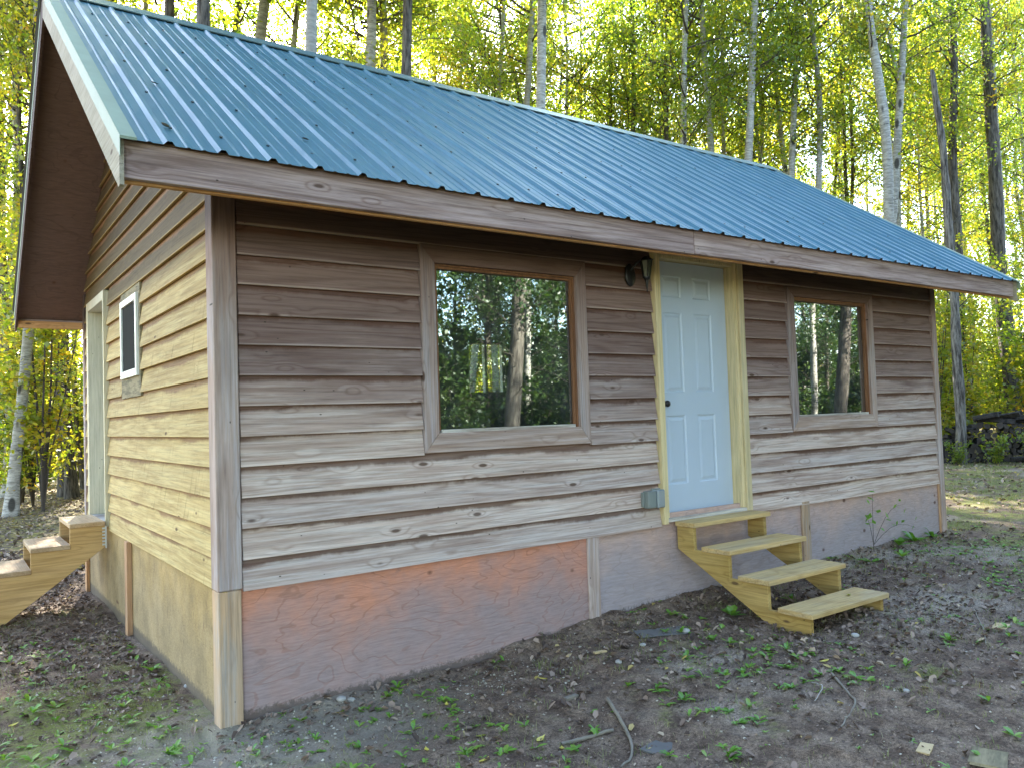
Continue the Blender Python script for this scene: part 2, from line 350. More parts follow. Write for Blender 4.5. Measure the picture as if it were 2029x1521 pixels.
# moss and thin grass cover
m = t.noise(gp, 1.7, 5, 0.65)
left = t.mrange(gx, 0.9, -0.3); right = t.mrange(gx, 5.5, 8.5)
band = t.math('MAXIMUM', t.math('MULTIPLY', t.math('MULTIPLY', left, t.mrange(gy, 2.0, 0.8)), 0.20), t.math('MULTIPLY', right, 0.17))
mk = t.mrange(t.math('ADD', m, band), 0.58, 0.72, 0, 0.9)
mk = t.math('MULTIPLY', t.math('MULTIPLY', mk, t.mrange(b, 0.36, 0.52)), t.mrange(f, 0.36, 0.52))
c = t.mix(mk, c, t.mix(f, (0.09, 0.115, 0.018), (0.21, 0.23, 0.05)))
# pale dusty, gravelly patches by the near corner
dx = t.math('MULTIPLY', t.math('SUBTRACT', gx, 0.15), 0.75); dy = t.math('ADD', gy, 0.15)
dd = t.math('SQRT', t.math('ADD', t.math('MULTIPLY', dx, dx), t.math('MULTIPLY', dy, dy)))
dk = t.mrange(t.math('ADD', dd, t.math('MULTIPLY', t.math('SUBTRACT', b, 0.5), 1.0)), 0.25, 1.0, 0.85, 0.0)
c = t.mix(dk, c, t.mix(f, (0.17, 0.14, 0.11), (0.36, 0.31, 0.24)))
# leafy forest floor far off
far = t.mrange(t.math('ADD', gy, t.math('MULTIPLY', a, 4.0)), 8.5, 12.0)
far2 = t.mrange(gx, 17.0, 21.0)
lf = t.voro(gp, 11.0, 1.0, 'Color')
c = t.mix(t.math('MULTIPLY', t.math('MAXIMUM', far, far2), 0.8), c, t.ramp(t.sep(lf)[0], [(0, (0.06, 0.045, 0.03)), (0.5, (0.13, 0.10, 0.05)), (0.8, (0.28, 0.22, 0.06)), (1, (0.10, 0.12, 0.03))]))
MAT['soil'] = t.done(t.bsdf(c, 0.95, 0, t.bump(t.math('ADD', t.math('MULTIPLY', b, 1.0), t.math('MULTIPLY', f, 0.35)), 0.9, 0.03), Specular_IOR_Level=0.25))

# ------------------------------------------------------------------ mesh helpers
def raw_mesh(name, V, F, mats, smooth=False, midx=None, v=None):
    V = np.asarray(V, dtype=np.float32); F = np.asarray(F, dtype=np.int32)
    me = bpy.data.meshes.new(name)
    k = F.shape[1]; n = len(F)
    me.vertices.add(len(V)); me.vertices.foreach_set('co', V.ravel())
    me.loops.add(n * k); me.loops.foreach_set('vertex_index', F.ravel())
    me.polygons.add(n)
    me.polygons.foreach_set('loop_start', np.arange(0, n * k, k, dtype=np.int32))
    me.polygons.foreach_set('loop_total', np.full(n, k, dtype=np.int32))
    me.polygons.foreach_set('use_smooth', np.full(n, bool(smooth)))
    if midx is not None: me.polygons.foreach_set('material_index', np.asarray(midx, dtype=np.int32))
    for m in (mats if isinstance(mats, (list, tuple)) else [mats]): me.materials.append(m)
    if v is not None:
        at = me.attributes.new('v', 'FLOAT', 'FACE'); at.data.foreach_set('value', np.asarray(v, dtype=np.float32))
    me.update(calc_edges=True); me.validate()
    return me

def link(name, me, parent=None, loc=(0, 0, 0), rot=(0, 0, 0), kind=None, label=None, cat=None, group=None):
    o = bpy.data.objects.new(name, me); COL.objects.link(o)
    if parent is not None:
        o.parent = parent
        # parents are unrotated, or the caller passes local coordinates
        loc = Vector(loc) - parent_world(parent) if not parent.get('_local') else loc
    o.location = loc; o.rotation_euler = rot
    if kind: o['kind'] = kind
    if label: o['label'] = label
    if cat: o['category'] = cat
    if group: o['group'] = group
    return o
def parent_world(p):
    v = Vector(p.location)
    while p.parent is not None: p = p.parent; v += Vector(p.location)
    return v
def empty(name, loc, label, cat, group=None, rot=(0, 0, 0)):
    o = bpy.data.objects.new(name, None); COL.objects.link(o); o.empty_display_size = 0.2
    o.location = loc; o.rotation_euler = rot; o['label'] = label; o['category'] = cat
    if group: o['group'] = group
    return o

def bm_mesh(name, bm, mats, smooth=False):
    me = bpy.data.meshes.new(name); bm.to_mesh(me); bm.free()
    for m in (mats if isinstance(mats, (list, tuple)) else [mats]): me.materials.append(m)
    if smooth:
        for p in me.polygons: p.use_smooth = True
    return me
def add_box(bm, a, b, bev=0.0, mi=0):
    a = Vector(a); b = Vector(b); c = (a + b) / 2; s = b - a
    r = bmesh.ops.create_cube(bm, size=1.0, matrix=Matrix.Translation(c) @ Matrix.Diagonal((abs(s.x), abs(s.y), abs(s.z), 1)))
    vs = r['verts']
    es = list({e for v in vs for e in v.link_edges})
    fs = list({f for v in vs for f in v.link_faces})
    for f in fs: f.material_index = mi
    if bev > 0: bmesh.ops.bevel(bm, geom=es, offset=bev, segments=1, affect='EDGES', profile=0.5)
def box_obj(name, a, b, mat, parent=None, bev=0.003, rot=None, **kw):
    """box between world corners a, b; its origin is corner a"""
    a = Vector(a); b = Vector(b)
    bm = bmesh.new(); add_box(bm, (0, 0, 0), b - a, bev)
    return link(name, bm_mesh(name, bm, mat), parent, a, rot or (0, 0, 0), **kw)
def prism(name, poly, axis, a, b, mat, parent=None, origin=None, bev=0.0, **kw):
    """polygon in the plane across `axis`, extruded from a to b along it"""
    bm = bmesh.new(); o = Vector(origin or (0, 0, 0))
    def P(u, v, w):
        q = {'x': (w, u, v), 'y': (u, w, v), 'z': (u, v, w)}[axis]
        return Vector(q) - o
    lo = [bm.verts.new(P(u, v, a)) for u, v in poly]; hi = [bm.verts.new(P(u, v, b)) for u, v in poly]
    n = len(poly)
    bm.faces.new(lo); bm.faces.new(hi[::-1])
    for i in range(n): bm.faces.new((lo[i], hi[i], hi[(i + 1) % n], lo[(i + 1) % n]))
    bmesh.ops.recalc_face_normals(bm, faces=bm.faces)
    if bev > 0: bmesh.ops.bevel(bm, geom=bm.edges[:], offset=bev, segments=1, affect='EDGES', profile=0.5)
    return link(name, bm_mesh(name, bm, mat), parent, o, **kw)
def tube(P, r, n=8, cap=True):
    """vertices and quads of a tapered tube through points P with radii r"""
    P = np.asarray(P, float); r = np.asarray(r, float); m = len(P)
    T = np.gradient(P, axis=0); T /= np.linalg.norm(T, axis=1)[:, None] + 1e-9
    ref = np.array([1.0, 0.13, 0.0]) if abs(T[0][0]) < 0.9 else np.array([0, 1.0, 0.1])
    U = np.cross(T, ref); U /= np.linalg.norm(U, axis=1)[:, None] + 1e-9
    W = np.cross(T, U)
    a = np.linspace(0, 2 * np.pi, n, endpoint=False)
    V = P[:, None, :] + r[:, None, None] * (np.cos(a)[None, :, None] * U[:, None, :] + np.sin(a)[None, :, None] * W[:, None, :])
    V = V.reshape(-1, 3)
    i = np.arange(m - 1)[:, None] * n; j = np.arange(n)[None, :]; k = (j + 1) % n
    F = np.stack([i + j, i + k, i + n + k, i + n + j], -1).reshape(-1, 4)
    if cap and n == 8:
        e = (m - 1) * n
        F = np.concatenate([F, [[e, e + 1, e + 2, e + 3], [e, e + 3, e + 4, e + 7], [e + 4, e + 5, e + 6, e + 7]]])
    return V, F
class Acc:
    def __init__(s): s.V = []; s.F = []; s.v = []; s.m = []; s.n = 0
    def add(s, V, F, v=None, mi=0):
        s.V.append(np.asarray(V)); s.F.append(np.asarray(F) + s.n); s.n += len(V)
        s.v.append(np.full(len(F), 0.5) if v is None else np.broadcast_to(np.asarray(v, float), (len(F),)))
        s.m.append(np.full(len(F), mi))
    def mesh(s, name, mats, smooth=False):
        return raw_mesh(name, np.concatenate(s.V), np.concatenate(s.F), mats, smooth, np.concatenate(s.m), np.concatenate(s.v))

# value noise for the terrain
_lat = rng.random((256, 256))
def vnoise(x, y):
    xi = np.floor(x).astype(int); yi = np.floor(y).astype(int); fx = x - xi; fy = y - yi
    fx = fx * fx * (3 - 2 * fx); fy = fy * fy * (3 - 2 * fy)
    g = lambda i, j: _lat[(xi + i) & 255, (yi + j) & 255]
    return (g(0, 0) * (1 - fx) + g(1, 0) * fx) * (1 - fy) + (g(0, 1) * (1 - fx) + g(1, 1) * fx) * fy
def ground_z(x, y, fine=True):
    x = np.asarray(x, float); y = np.asarray(y, float)
    z = np.interp(x, [-30, -5, -0.1, 1.8, 2.7, 4.2, 8, 16, 40], [-0.85, -0.80, -0.745, -0.70, -0.635, -0.60, -0.56, -0.50, -0.45])
    z = z - 0.035 * np.clip(-y, 0, 3)
    z = z + 0.05 * (vnoise(x * 0.35 + 7, y * 0.35) - 0.5)
    # soil banked against the skirting
    dw = np.where((x > -0.2) & (x < 8.1) & (y < 0.1), np.clip(-y, 0, 1), 9.0)
    z = z + 0.035 * np.exp(-(dw / 0.12) ** 2) * (0.4 + vnoise(x * 5, y * 5 + 3))
    if fine:
        near = np.exp(-((x - 2) / 14) ** 2 - (y / 14) ** 2)
        z = z + near * (0.050 * (vnoise(x * 1.3, y * 1.3) - 0.5) + 0.030 * (vnoise(x * 3.7 + 11, y * 3.7) - 0.5)
                        + 0.020 * (vnoise(x * 9.1, y * 9.1 + 5) - 0.5) + 0.015 * (vnoise(x * 19, y * 19) - 0.5) + 0.009 * (vnoise(x * 33, y * 33) - 0.5))
    return z

# ------------------------------------------------------------------ ground: one sheet to the horizon
def axis_lines(a, b, step, lo, hi, n1, n2):
    mid = np.arange(a, b + 1e-6, step)
    k1 = a - np.geomspace(step, a - lo, n1)[::-1] if a > lo else []
    k2 = b + np.geomspace(step, hi - b, n2)
    return np.unique(np.concatenate([k1, mid, k2]))
gxl = axis_lines(-2.0, 6.5, 0.021, -400, 400, 60, 140)
gyl = axis_lines(-3.2, 0.3, 0.021, -400, 400, 60, 190)
GX, GY = np.meshgrid(gxl, gyl, indexing='ij')
V = np.stack([GX, GY, ground_z(GX, GY)], -1).reshape(-1, 3)
nx, ny = GX.shape
i = np.arange(nx - 1)[:, None] * ny; j = np.arange(ny - 1)[None, :]
F = np.stack([i + j, i + ny + j, i + ny + j + 1, i + j + 1], -1).reshape(-1, 4)
link('ground', raw_mesh('ground', V, F, MAT['soil'], True), kind='structure')

# ------------------------------------------------------------------ cabin
XR, YB, YM = 7.917, 5.135, 2.5675
XG = -0.114
SL = 0.683
EX = 0.175                                           # exposed height of a siding course
RX0, RX1 = -0.718, 8.622
def roofz(y): return 2.30 + SL * ((y if y < YM else 2 * YM - y) + 0.60)
cabin = empty('cabin', (0, 0, -0.70), 'small unpainted wooden cabin with lap siding and a blue ribbed metal gable roof', 'cabin')

T = 0.020
def board_mesh(L, H=0.20, lean=0.031, c0=0.0, c1=0.0):
    """lap board: x 0..L, foot at z=0 y=0, leaning back by `lean`; c0/c1 shorten the top edge at either end"""
    s = 0.0015
    pr = [(0.0, s), (s, 0.0), (T, 0.0), (T + lean, H), (lean + s, H), (lean, H - s)]
    bm = bmesh.new(); ends = []
    nseg = max(1, int(L / 0.6))
    off = [random.uniform(-0.0012, 0.0012) for _ in range(nseg + 1)]
    rows = []
    for q in range(nseg + 1):
        u = q / nseg; row = []
        for (y, z) in pr:
            k = z / H
            x = (c0 * k) * (1 - u) + (L - c1 * k) * u
            row.append(bm.verts.new((x, y + off[q] * (1 - k), z + off[q] * 0.8 * (1 - k))))
        rows.append(row)
    n = len(pr)
    for q in range(nseg):
        for k in range(n):
            bm.faces.new((rows[q][k], rows[q][(k + 1) % n], rows[q + 1][(k + 1) % n], rows[q + 1][k]))
    bm.faces.new(rows[0]); bm.faces.new(rows[-1][::-1])
    bmesh.ops.recalc_face_normals(bm, faces=bm.faces)
    return bm
def front_board(x0, x1, k):
    x0 += random.uniform(0, 0.004); x1 -= random.uniform(0, 0.004)
    H = 0.20 if k < 13 else 0.17
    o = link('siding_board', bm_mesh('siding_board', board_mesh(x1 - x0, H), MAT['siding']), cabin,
             (x0, random.uniform(-0.0015, 0.0015), k * EX + random.uniform(-0.0015, 0.0015)), (0, random.uniform(-0.0006, 0.0006), 0))
W1 = (1.20, 2.645, 0.715, 2.105); W2 = (5.19, 6.675, 0.705, 2.09); DX = (3.38, 4.512)
for k in range(14):
    spans = [(0.0, DX[0] - 0.004), (DX[1] + 0.004, XR - 0.005)]
    if 4 <= k <= 11:
        spans = [(0.0, W1[0] - 0.004), (W1[1] + 0.006, DX[0] - 0.004), (DX[1] + 0.004, W2[0] - 0.004), (W2[1] + 0.006, XR - 0.005)]
    for a, b in spans: front_board(a, b, k)
# gable boards: the local frame is turned so that the board's face looks along -X
def gable_board(y0, y1, k, c0=0.0, c1=0.0):
    y0 += random.uniform(0, 0.003); y1 -= random.uniform(0, 0.003)
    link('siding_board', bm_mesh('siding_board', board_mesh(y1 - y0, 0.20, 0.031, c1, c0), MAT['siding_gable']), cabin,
         (XG + random.uniform(-0.0015, 0.0015), y1, k * EX + random.uniform(-0.0015, 0.0015)), (0, 0, R(-90)))
def soff(y): return roofz(y) - 0.125
def ylim(z):                                        # near y where the soffit underside stands at height z
    return (z + 0.125 - 2.30) / SL - 0.60
k = 0
while True:
    z0 = k * EX; z1 = z0 + 0.20
    a0 = max(0.0, ylim(z0)); a1 = max(0.0, ylim(z1)); b0 = min(YB, 2 * YM - ylim(z0))
    if a0 > YM - 0.15: break
    cut = a1 - a0
    if cut * 2 > (b0 - a0): cut = (b0 - a0) / 2 - 0.01
    if k <= 11:
        if 7 <= k <= 11: segs = [(0, 2.19), (3.00, 3.76), (4.83, YB)]
        else: segs = [(0, 3.76), (4.83, YB)]
        if k == 0: segs = [(0, 3.76), (4.83, YB)]
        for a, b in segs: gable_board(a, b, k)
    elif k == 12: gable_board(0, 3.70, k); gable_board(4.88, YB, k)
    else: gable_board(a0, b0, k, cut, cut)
    k += 1

# corner posts and skirting
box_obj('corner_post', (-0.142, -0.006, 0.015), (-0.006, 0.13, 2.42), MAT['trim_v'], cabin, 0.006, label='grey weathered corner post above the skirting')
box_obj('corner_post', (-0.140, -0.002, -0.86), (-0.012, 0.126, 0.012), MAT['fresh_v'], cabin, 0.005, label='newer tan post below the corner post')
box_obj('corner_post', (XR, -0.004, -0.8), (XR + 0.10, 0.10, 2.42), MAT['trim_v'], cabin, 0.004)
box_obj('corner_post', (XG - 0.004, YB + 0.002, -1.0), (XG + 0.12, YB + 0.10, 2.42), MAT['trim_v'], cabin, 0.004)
box_obj('skirting_panel', (-0.010, 0.024, -1.0), (2.60, 0.042, 0.10), MAT['ply'], cabin, 0, label='orange weathered plywood skirting panel')
box_obj('skirting_panel', (2.604, 0.024, -1.0), (5.335, 0.042, 0.10), MAT['ply_r'], cabin, 0)
box_obj('skirting_panel', (5.339, 0.024, -1.0), (XR, 0.042, 0.10), MAT['ply_r'], cabin, 0)
box_obj('skirting_batten', (2.575, 0.004, -0.9), (2.688, 0.022, 0.03), MAT['trim_v'], cabin, 0.002)
box_obj('skirting_batten', (5.275, 0.000, -0.9), (5.395, 0.022, 0.03), MAT['fresh_v'], cabin, 0.002)
box_obj('skirting_batten', (XR - 0.03, 0.006, -0.9), (XR - 0.003, 0.022, 0.0), MAT['orange_v'], cabin, 0.002)
box_obj('skirting_panel', (XG + 0.016, 0.128, -1.0), (XG + 0.034, 2.78, 0.06), MAT['ply_gable'], cabin, 0)
box_obj('skirting_panel', (XG + 0.016, 2.784, -1.0), (XG + 0.034, YB, 0.06), MAT['ply_gable'], cabin, 0)
box_obj('skirting_batten', (XG - 0.026, 2.70, -1.0), (XG + 0.014, 2.80, 0.0), MAT['orange_v'], cabin, 0.002)
box_obj('skirting_batten', (XG - 0.018, YB - 0.10, -1.0), (XG + 0.014, YB, 0.0), MAT['orange_v'], cabin, 0.002)

# sheathing with real openings, right and back walls, floor, ceiling
def sheath(segs, y0, y1, nm='wall_core', mat='sheath'):
    bm = bmesh.new()
    for (xa, xb, za, zb) in segs: add_box(bm, (xa, y0, za), (xb, y1, zb))
    link(nm, bm_mesh(nm, bm, MAT[mat]), cabin, (0, 0, 0))
o1 = (1.30, 2.56, 0.83, 1.99); o2 = (5.29, 6.59, 0.83, 2.0); od = (3.43, 4.41, 0.03, 2.14)
sheath([(-0.09, 1.30, 0.101, 2.55), (1.301, 2.559, 0.101, 0.83), (1.301, 2.559, 1.99, 2.55), (2.56, 3.43, 0.101, 2.55), (3.431, 4.409, 2.242, 2.55),
        (4.41, 5.29, 0.101, 2.55), (5.291, 6.589, 0.101, 0.83), (5.291, 6.589, 2.0, 2.55), (6.59, XR - 0.001, 0.101, 2.55)], 0.0535, 0.135)
bm = bmesh.new()                                     # gable wall core, with door hole
for (ya, yb, za, zb) in [(0.14, 3.80, 0.061, 2.5), (4.80, YB, 0.061, 2.5), (3.801, 4.799, 2.20, 2.5)]:
    add_box(bm, (XG + 0.0535, ya, za), (XG + 0.13, yb, zb))
for xw in (XG + 0.0535, XR + 0.0):
    vs = [bm.verts.new(Vector((xw, yy, zz))) for yy, zz in ((-0.0, 2.501), (YB, 2.501), (YM, roofz(YM) - 0.10))]
    ws = [bm.verts.new(Vector((xw + 0.06, yy, zz))) for yy, zz in ((-0.0, 2.501), (YB, 2.501), (YM, roofz(YM) - 0.10))]
    bm.faces.new(vs); bm.faces.new(ws[::-1])
    for q in range(3): bm.faces.new((vs[q], ws[q], ws[(q + 1) % 3], vs[(q + 1) % 3]))
add_box(bm, (XR + 0.001, 0.105, -1.0), (XR + 0.09, YB + 0.1, 2.5))
bmesh.ops.recalc_face_normals(bm, faces=bm.faces)
link('wall_core', bm_mesh('wall_core', bm, MAT['sheath']), cabin, kind='stuff')
sheath([(0.02, 4.75, 0.06, 2.45), (5.41, XR, 0.06, 2.45), (4.751, 5.409, 0.06, 1.30), (4.751, 5.409, 2.0, 2.45)], 5.0, 5.13, 'back_wall', 'inside')
sheath([(0.02, XR, 0.0, 0.058)], 0.14, 5.0, 'floor_deck', 'inside')
sheath([(0.02, XR, 2.46, 2.50)], 0.14, 5.0, 'ceiling_panel', 'inside')
bm = bmesh.new()
add_box(bm, (4.75, 5.03, 1.30), (4.79, 5.10, 2.0)); add_box(bm, (5.37, 5.03, 1.30), (5.41, 5.10, 2.0)); add_box(bm, (5.06, 5.03, 1.30), (5.10, 5.10, 2.0))
bw = link('back_window', bm_mesh('back_window', bm, MAT['vinyl']), cabin)

# roof sheets
XW = 0.25; SHEET = 4
OVH = 0.038
run = YM + 0.60 + OVH; slope_len = run * math.sqrt(1 + SL * SL)
def sheet_mesh(n_rib, w, seed, cut=-1.0):
    rs = np.random.default_rng(seed)
    prof = [(-0.027, 0.0), (-0.011, 0.019), (0.011, 0.019), (0.027, 0.0), (0.075, 0.0), (0.083, 0.004), (0.093, 0.004), (0.101, 0.0),
            (0.149, 0.0), (0.157, 0.004), (0.167, 0.004), (0.175, 0.0)]
    pts = []
    for q in range(n_rib):
        pts += [(q * XW + a, h) for a, h in prof]
    pts += [(n_rib * XW - 0.032, 0.0)]
    pts = [(a, h) for a, h in pts if cut <= a <= w]
    P = np.array(pts); nv = 26
    vv = np.linspace(0, slope_len, nv)
    V = np.zeros((len(P), nv, 3))
    wob = rs.normal(0, 0.0009, (len(P), nv)); wob = (wob + np.roll(wob, 1, 0) + np.roll(wob, 1, 1)) / 1.7
    wob[:, 0] = 0; wob[:, -1] = 0
    V[..., 0] = P[:, 0:1]; V[..., 1] = vv[None, :]; V[..., 2] = P[:, 1:2] + wob
    a = np.arange(len(P) - 1)[:, None] * nv; b = np.arange(nv - 1)[None, :]
    F = np.stack([a + b, a + nv + b, a + nv + b + 1, a + b + 1], -1).reshape(-1, 4)
    return V.reshape(-1, 3), F
ang = math.atan(SL)
def put_sheet(x0, w, nr, seed, back=False):
    V, F = sheet_mesh(nr, w, seed, 0.032 if x0 < RX0 else -1.0)
    me = raw_mesh('roof_sheet', V, F, [MAT['roof'], MAT['roof_under']])
    if not back:
        o = link('roof_sheet', me, cabin, (x0, -0.60 - OVH, roofz(-0.6) - SL * OVH + 0.004), (ang, 0, 0))
    else:
        o = link('roof_sheet', me, cabin, (x0 + w, 2 * YM + 0.60 + OVH, roofz(-0.6) - SL * OVH + 0.004), (ang, 0, R(180)))
    s = o.modifiers.new('thickness', 'SOLIDIFY'); s.thickness = 0.0015; s.offset = -1; s.material_offset = 1; s.material_offset_rim = 1
xs = RX0 - 0.005; sd = 0
first = xs + 0.0
x = -0.75
x_list = []
q = 0
while x < RX1 - 0.05:
    w = min(SHEET * XW, RX1 + 0.02 - x)
    nr = int(math.ceil((w + 0.04) / XW))
    put_sheet(x, w + 0.001, nr, 100 + q); put_sheet(x, w + 0.001, nr, 200 + q, True)
    x_list.append(x); x += SHEET * XW; q += 1
# screws beside the ribs, joined (too small to pick apart)
A = Acc()
X0 = x_list[0]
for rrow, s in enumerate((0.28, 0.95, 1.70, 2.45, 3.20)):
    xx = X0 + 0.055
    while xx < RX1:
        yy = -0.60 - OVH + math.cos(ang) * (s + random.uniform(-0.02, 0.02)); zz = roofz(-0.6) - SL * OVH + 0.004 + math.sin(ang) * s + 0.003
        a = np.linspace(0, 2 * np.pi, 8, endpoint=False)
        Vc = np.stack([xx + 0.0085 * np.cos(a), yy + 0.0085 * np.sin(a) * math.cos(ang), zz + 0.0085 * np.sin(a) * math.sin(ang)], -1)
        top = Vc + np.array([0, -math.sin(ang), math.cos(ang)]) * 0.008
        V = np.concatenate([Vc, top]); F = [[i, (i + 1) % 8, 8 + (i + 1) % 8, 8 + i] for i in range(8)] + [[8, 9, 10, 11], [8, 11, 12, 15], [12, 13, 14, 15]]
        A.add(V, F)
        xx += XW
link('roof_screws', A.mesh('roof_screws', MAT['screw']), cabin, (0, 0, 0), kind='stuff')
# ridge cap, in overlapping lengths
rz = roofz(YM) + 0.03
xx = RX0 - 0.02; q = 0
while xx < RX1:
    x2 = min(xx + 3.05, RX1 + 0.03); d = 0.003 * (q % 2)
    wv = 0.17
    poly = [(YM - wv, rz - wv * SL + d), (YM - wv + 0.004, rz - wv * SL - 0.008 + d), (YM, rz - 0.006 + d), (YM + wv - 0.004, rz - wv * SL - 0.008 + d), (YM + wv, rz - wv * SL + d), (YM + 0.012, rz + d), (YM - 0.012, rz + d)]
    prism('ridge_cap', poly, 'x', xx, x2, MAT['ridge'], cabin)
    xx = x2 - 0.0 if x2 > RX1 else x2 - 0.08; q += 1
    if x2 >= RX1: break
# roof deck (solid layer the sheets lie on), soffits
for sgn in (0, 1):
    f = (lambda y: y) if sgn == 0 else (lambda y: 2 * YM - y)
    poly = [(f(-0.60), roofz(-0.6) - 0.003), (f(YM - 0.001), roofz(YM) - 0.003), (f(YM - 0.001), roofz(YM) - 0.04), (f(-0.60), roofz(-0.6) - 0.04)]
    prism('roof_deck', poly, 'x', RX0 + 0.022, RX1 - 0.022, MAT['sheath'], cabin)
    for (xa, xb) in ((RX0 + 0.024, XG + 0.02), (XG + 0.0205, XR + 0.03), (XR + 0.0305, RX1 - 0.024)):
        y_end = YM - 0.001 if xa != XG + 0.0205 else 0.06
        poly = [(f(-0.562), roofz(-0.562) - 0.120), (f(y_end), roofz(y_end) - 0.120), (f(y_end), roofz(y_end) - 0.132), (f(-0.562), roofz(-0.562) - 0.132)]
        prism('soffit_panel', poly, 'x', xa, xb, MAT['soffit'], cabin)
# fascia boards (joint near the door) and the fresh strip behind their lower edge
def fascia(x0, x1, y0, y1, mat='fascia'):
    o = box_obj('fascia_board', (x0, y0, 2.105 + random.uniform(-0.002, 0.002)), (x1, y1, 2.282), MAT[mat], cabin, 0.003)
fascia(RX0 + 0.021, 3.210, -0.603, -0.566); fascia(3.216, RX1 - 0.021, -0.605, -0.568)
fascia(RX0 + 0.021, 4.2, 2 * YM + 0.566, 2 * YM + 0.603); fascia(4.204, RX1 - 0.021, 2 * YM + 0.566, 2 * YM + 0.603)
box_obj('soffit_strip', (RX0 + 0.026, -0.5655, 2.092), (RX1 - 0.03, -0.535, 2.18), MAT['orange'], cabin, 0.002)
box_obj('soffit_strip', (RX0 + 0.026, 2 * YM + 0.525, 2.092), (RX1 - 0.03, 2 * YM + 0.5655, 2.17), MAT['orange'], cabin, 0.002)
# rake boards with a plumb-cut tail and pale steel trim above
for x0, x1 in ((RX0, RX0 + 0.020), (RX1 - 0.020, RX1)):
    for sgn in (0, 1):
        f = (lambda y: y) if sgn == 0 else (lambda y: 2 * YM - y)
        poly = [(f(-0.635), roofz(-0.635) - 0.002), (f(YM - 0.001), roofz(YM) - 0.002), (f(YM - 0.001), roofz(YM) - 0.235), (f(-0.61), roofz(-0.61) - 0.240), (f(-0.635), roofz(-0.635) - 0.215)]
        prism('rake_board', poly, 'x', x0, x1, MAT['rake'] if sgn == 0 else MAT['trim'], cabin, origin=(x0, f(-0.6), 2.1))
        tx0, tx1 = (x0 - 0.003, x0 + 0.07) if x0 < 0 else (x1 - 0.07, x1 + 0.003)
        ex = x0 - 0.003 if x0 < 0 else x1
        poly = [(f(-0.668), roofz(-0.668) + 0.012), (f(YM - 0.17), roofz(YM - 0.17) + 0.012), (f(YM - 0.17), roofz(YM - 0.17) - 0.075), (f(-0.668), roofz(-0.668) - 0.07)]
        prism('rake_trim', poly, 'x', ex, ex + 0.003, MAT['raketrim'], cabin)
        poly = [(f(-0.668), roofz(-0.668) + 0.0265), (f(YM - 0.17), roofz(YM - 0.17) + 0.0265), (f(YM - 0.17), roofz(YM - 0.17) + 0.0125), (f(-0.668), roofz(-0.668) + 0.0125)]
        prism('rake_trim', poly, 'x', tx0, tx1, MAT['raketrim'], cabin)

# ------------------------------------------------------------------ windows
def window(W, op, nm_label):
    x0, x1, z0, z1 = W; a, b, c, d = op
    w = bpy.data.objects.new('window', None); COL.objects.link(w); w.parent = cabin; w.location = Vector((x0, 0, z0)) - parent_world(cabin)
    w['label'] = nm_label
    yf, yb = -0.004, 0.052
    # mitred trim: four boards
    g = 0.0012
    prism('trim_board', [(x0, z0), (x1, z0), (b, c - g), (a, c - g)], 'y', yf, yb, MAT['trim'], w, origin=(x0, 0, z0), bev=0.0015)
    prism('trim_board', [(x0, z1), (x1, z1), (b, d + g), (a, d + g)], 'y', yf, yb, MAT['trim'], w, origin=(x0, 0, d), bev=0.0015)
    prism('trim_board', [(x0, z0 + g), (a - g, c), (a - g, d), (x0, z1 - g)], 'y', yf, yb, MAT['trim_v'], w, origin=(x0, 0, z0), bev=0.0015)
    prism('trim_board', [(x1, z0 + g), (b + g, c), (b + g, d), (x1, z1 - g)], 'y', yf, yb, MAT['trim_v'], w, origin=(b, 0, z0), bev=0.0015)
    # stepped sash frame
    for n_, (ya, yb2, s, m) in enumerate(((0.020, 0.20, 0.014, 'frame_in'), (0.030, 0.055, 0.030, 'frame_in'))):
        bm = bmesh.new(); i0 = 0.0 if n_ == 0 else 0.0145
        add_box(bm, (a + i0, ya, c + i0), (a + s, yb2, d - i0), 0.001); add_box(bm, (b - s, ya, c + i0), (b - i0, yb2, d - i0), 0.001)
        add_box(bm, (a + s, ya, d - s), (b - s, yb2, d - i0), 0.001)
        link('sash_frame', bm_mesh('sash_frame', bm, MAT[m]), w, (0, 0, 0))
    bm = bmesh.new()
    add_box(bm, (a + 0.0305, 0.018, c - 0.004), (b - 0.0305, 0.060, c + 0.020), 0.002)
    link('sill', bm_mesh('sill', bm, MAT['sillpaint']), w, (0, 0, 0))
    box_obj('pane', (a + 0.016, 0.0575, c + 0.004), (b - 0.016, 0.0605, d - 0.016), MAT['glass'], w, 0)
    bm = bmesh.new(); add_box(bm, (a, 0.062, c - 0.002), (b, 0.20, c + 0.003))
    link('stool', bm_mesh('stool', bm, MAT['frame_in']), w, (0, 0, 0))
window(W1, (1.31, 2.545, 0.845, 1.982), 'larger front window left of the door')
window(W2, (5.30, 6.575, 0.838, 1.997), 'smaller looking front window right of the door')
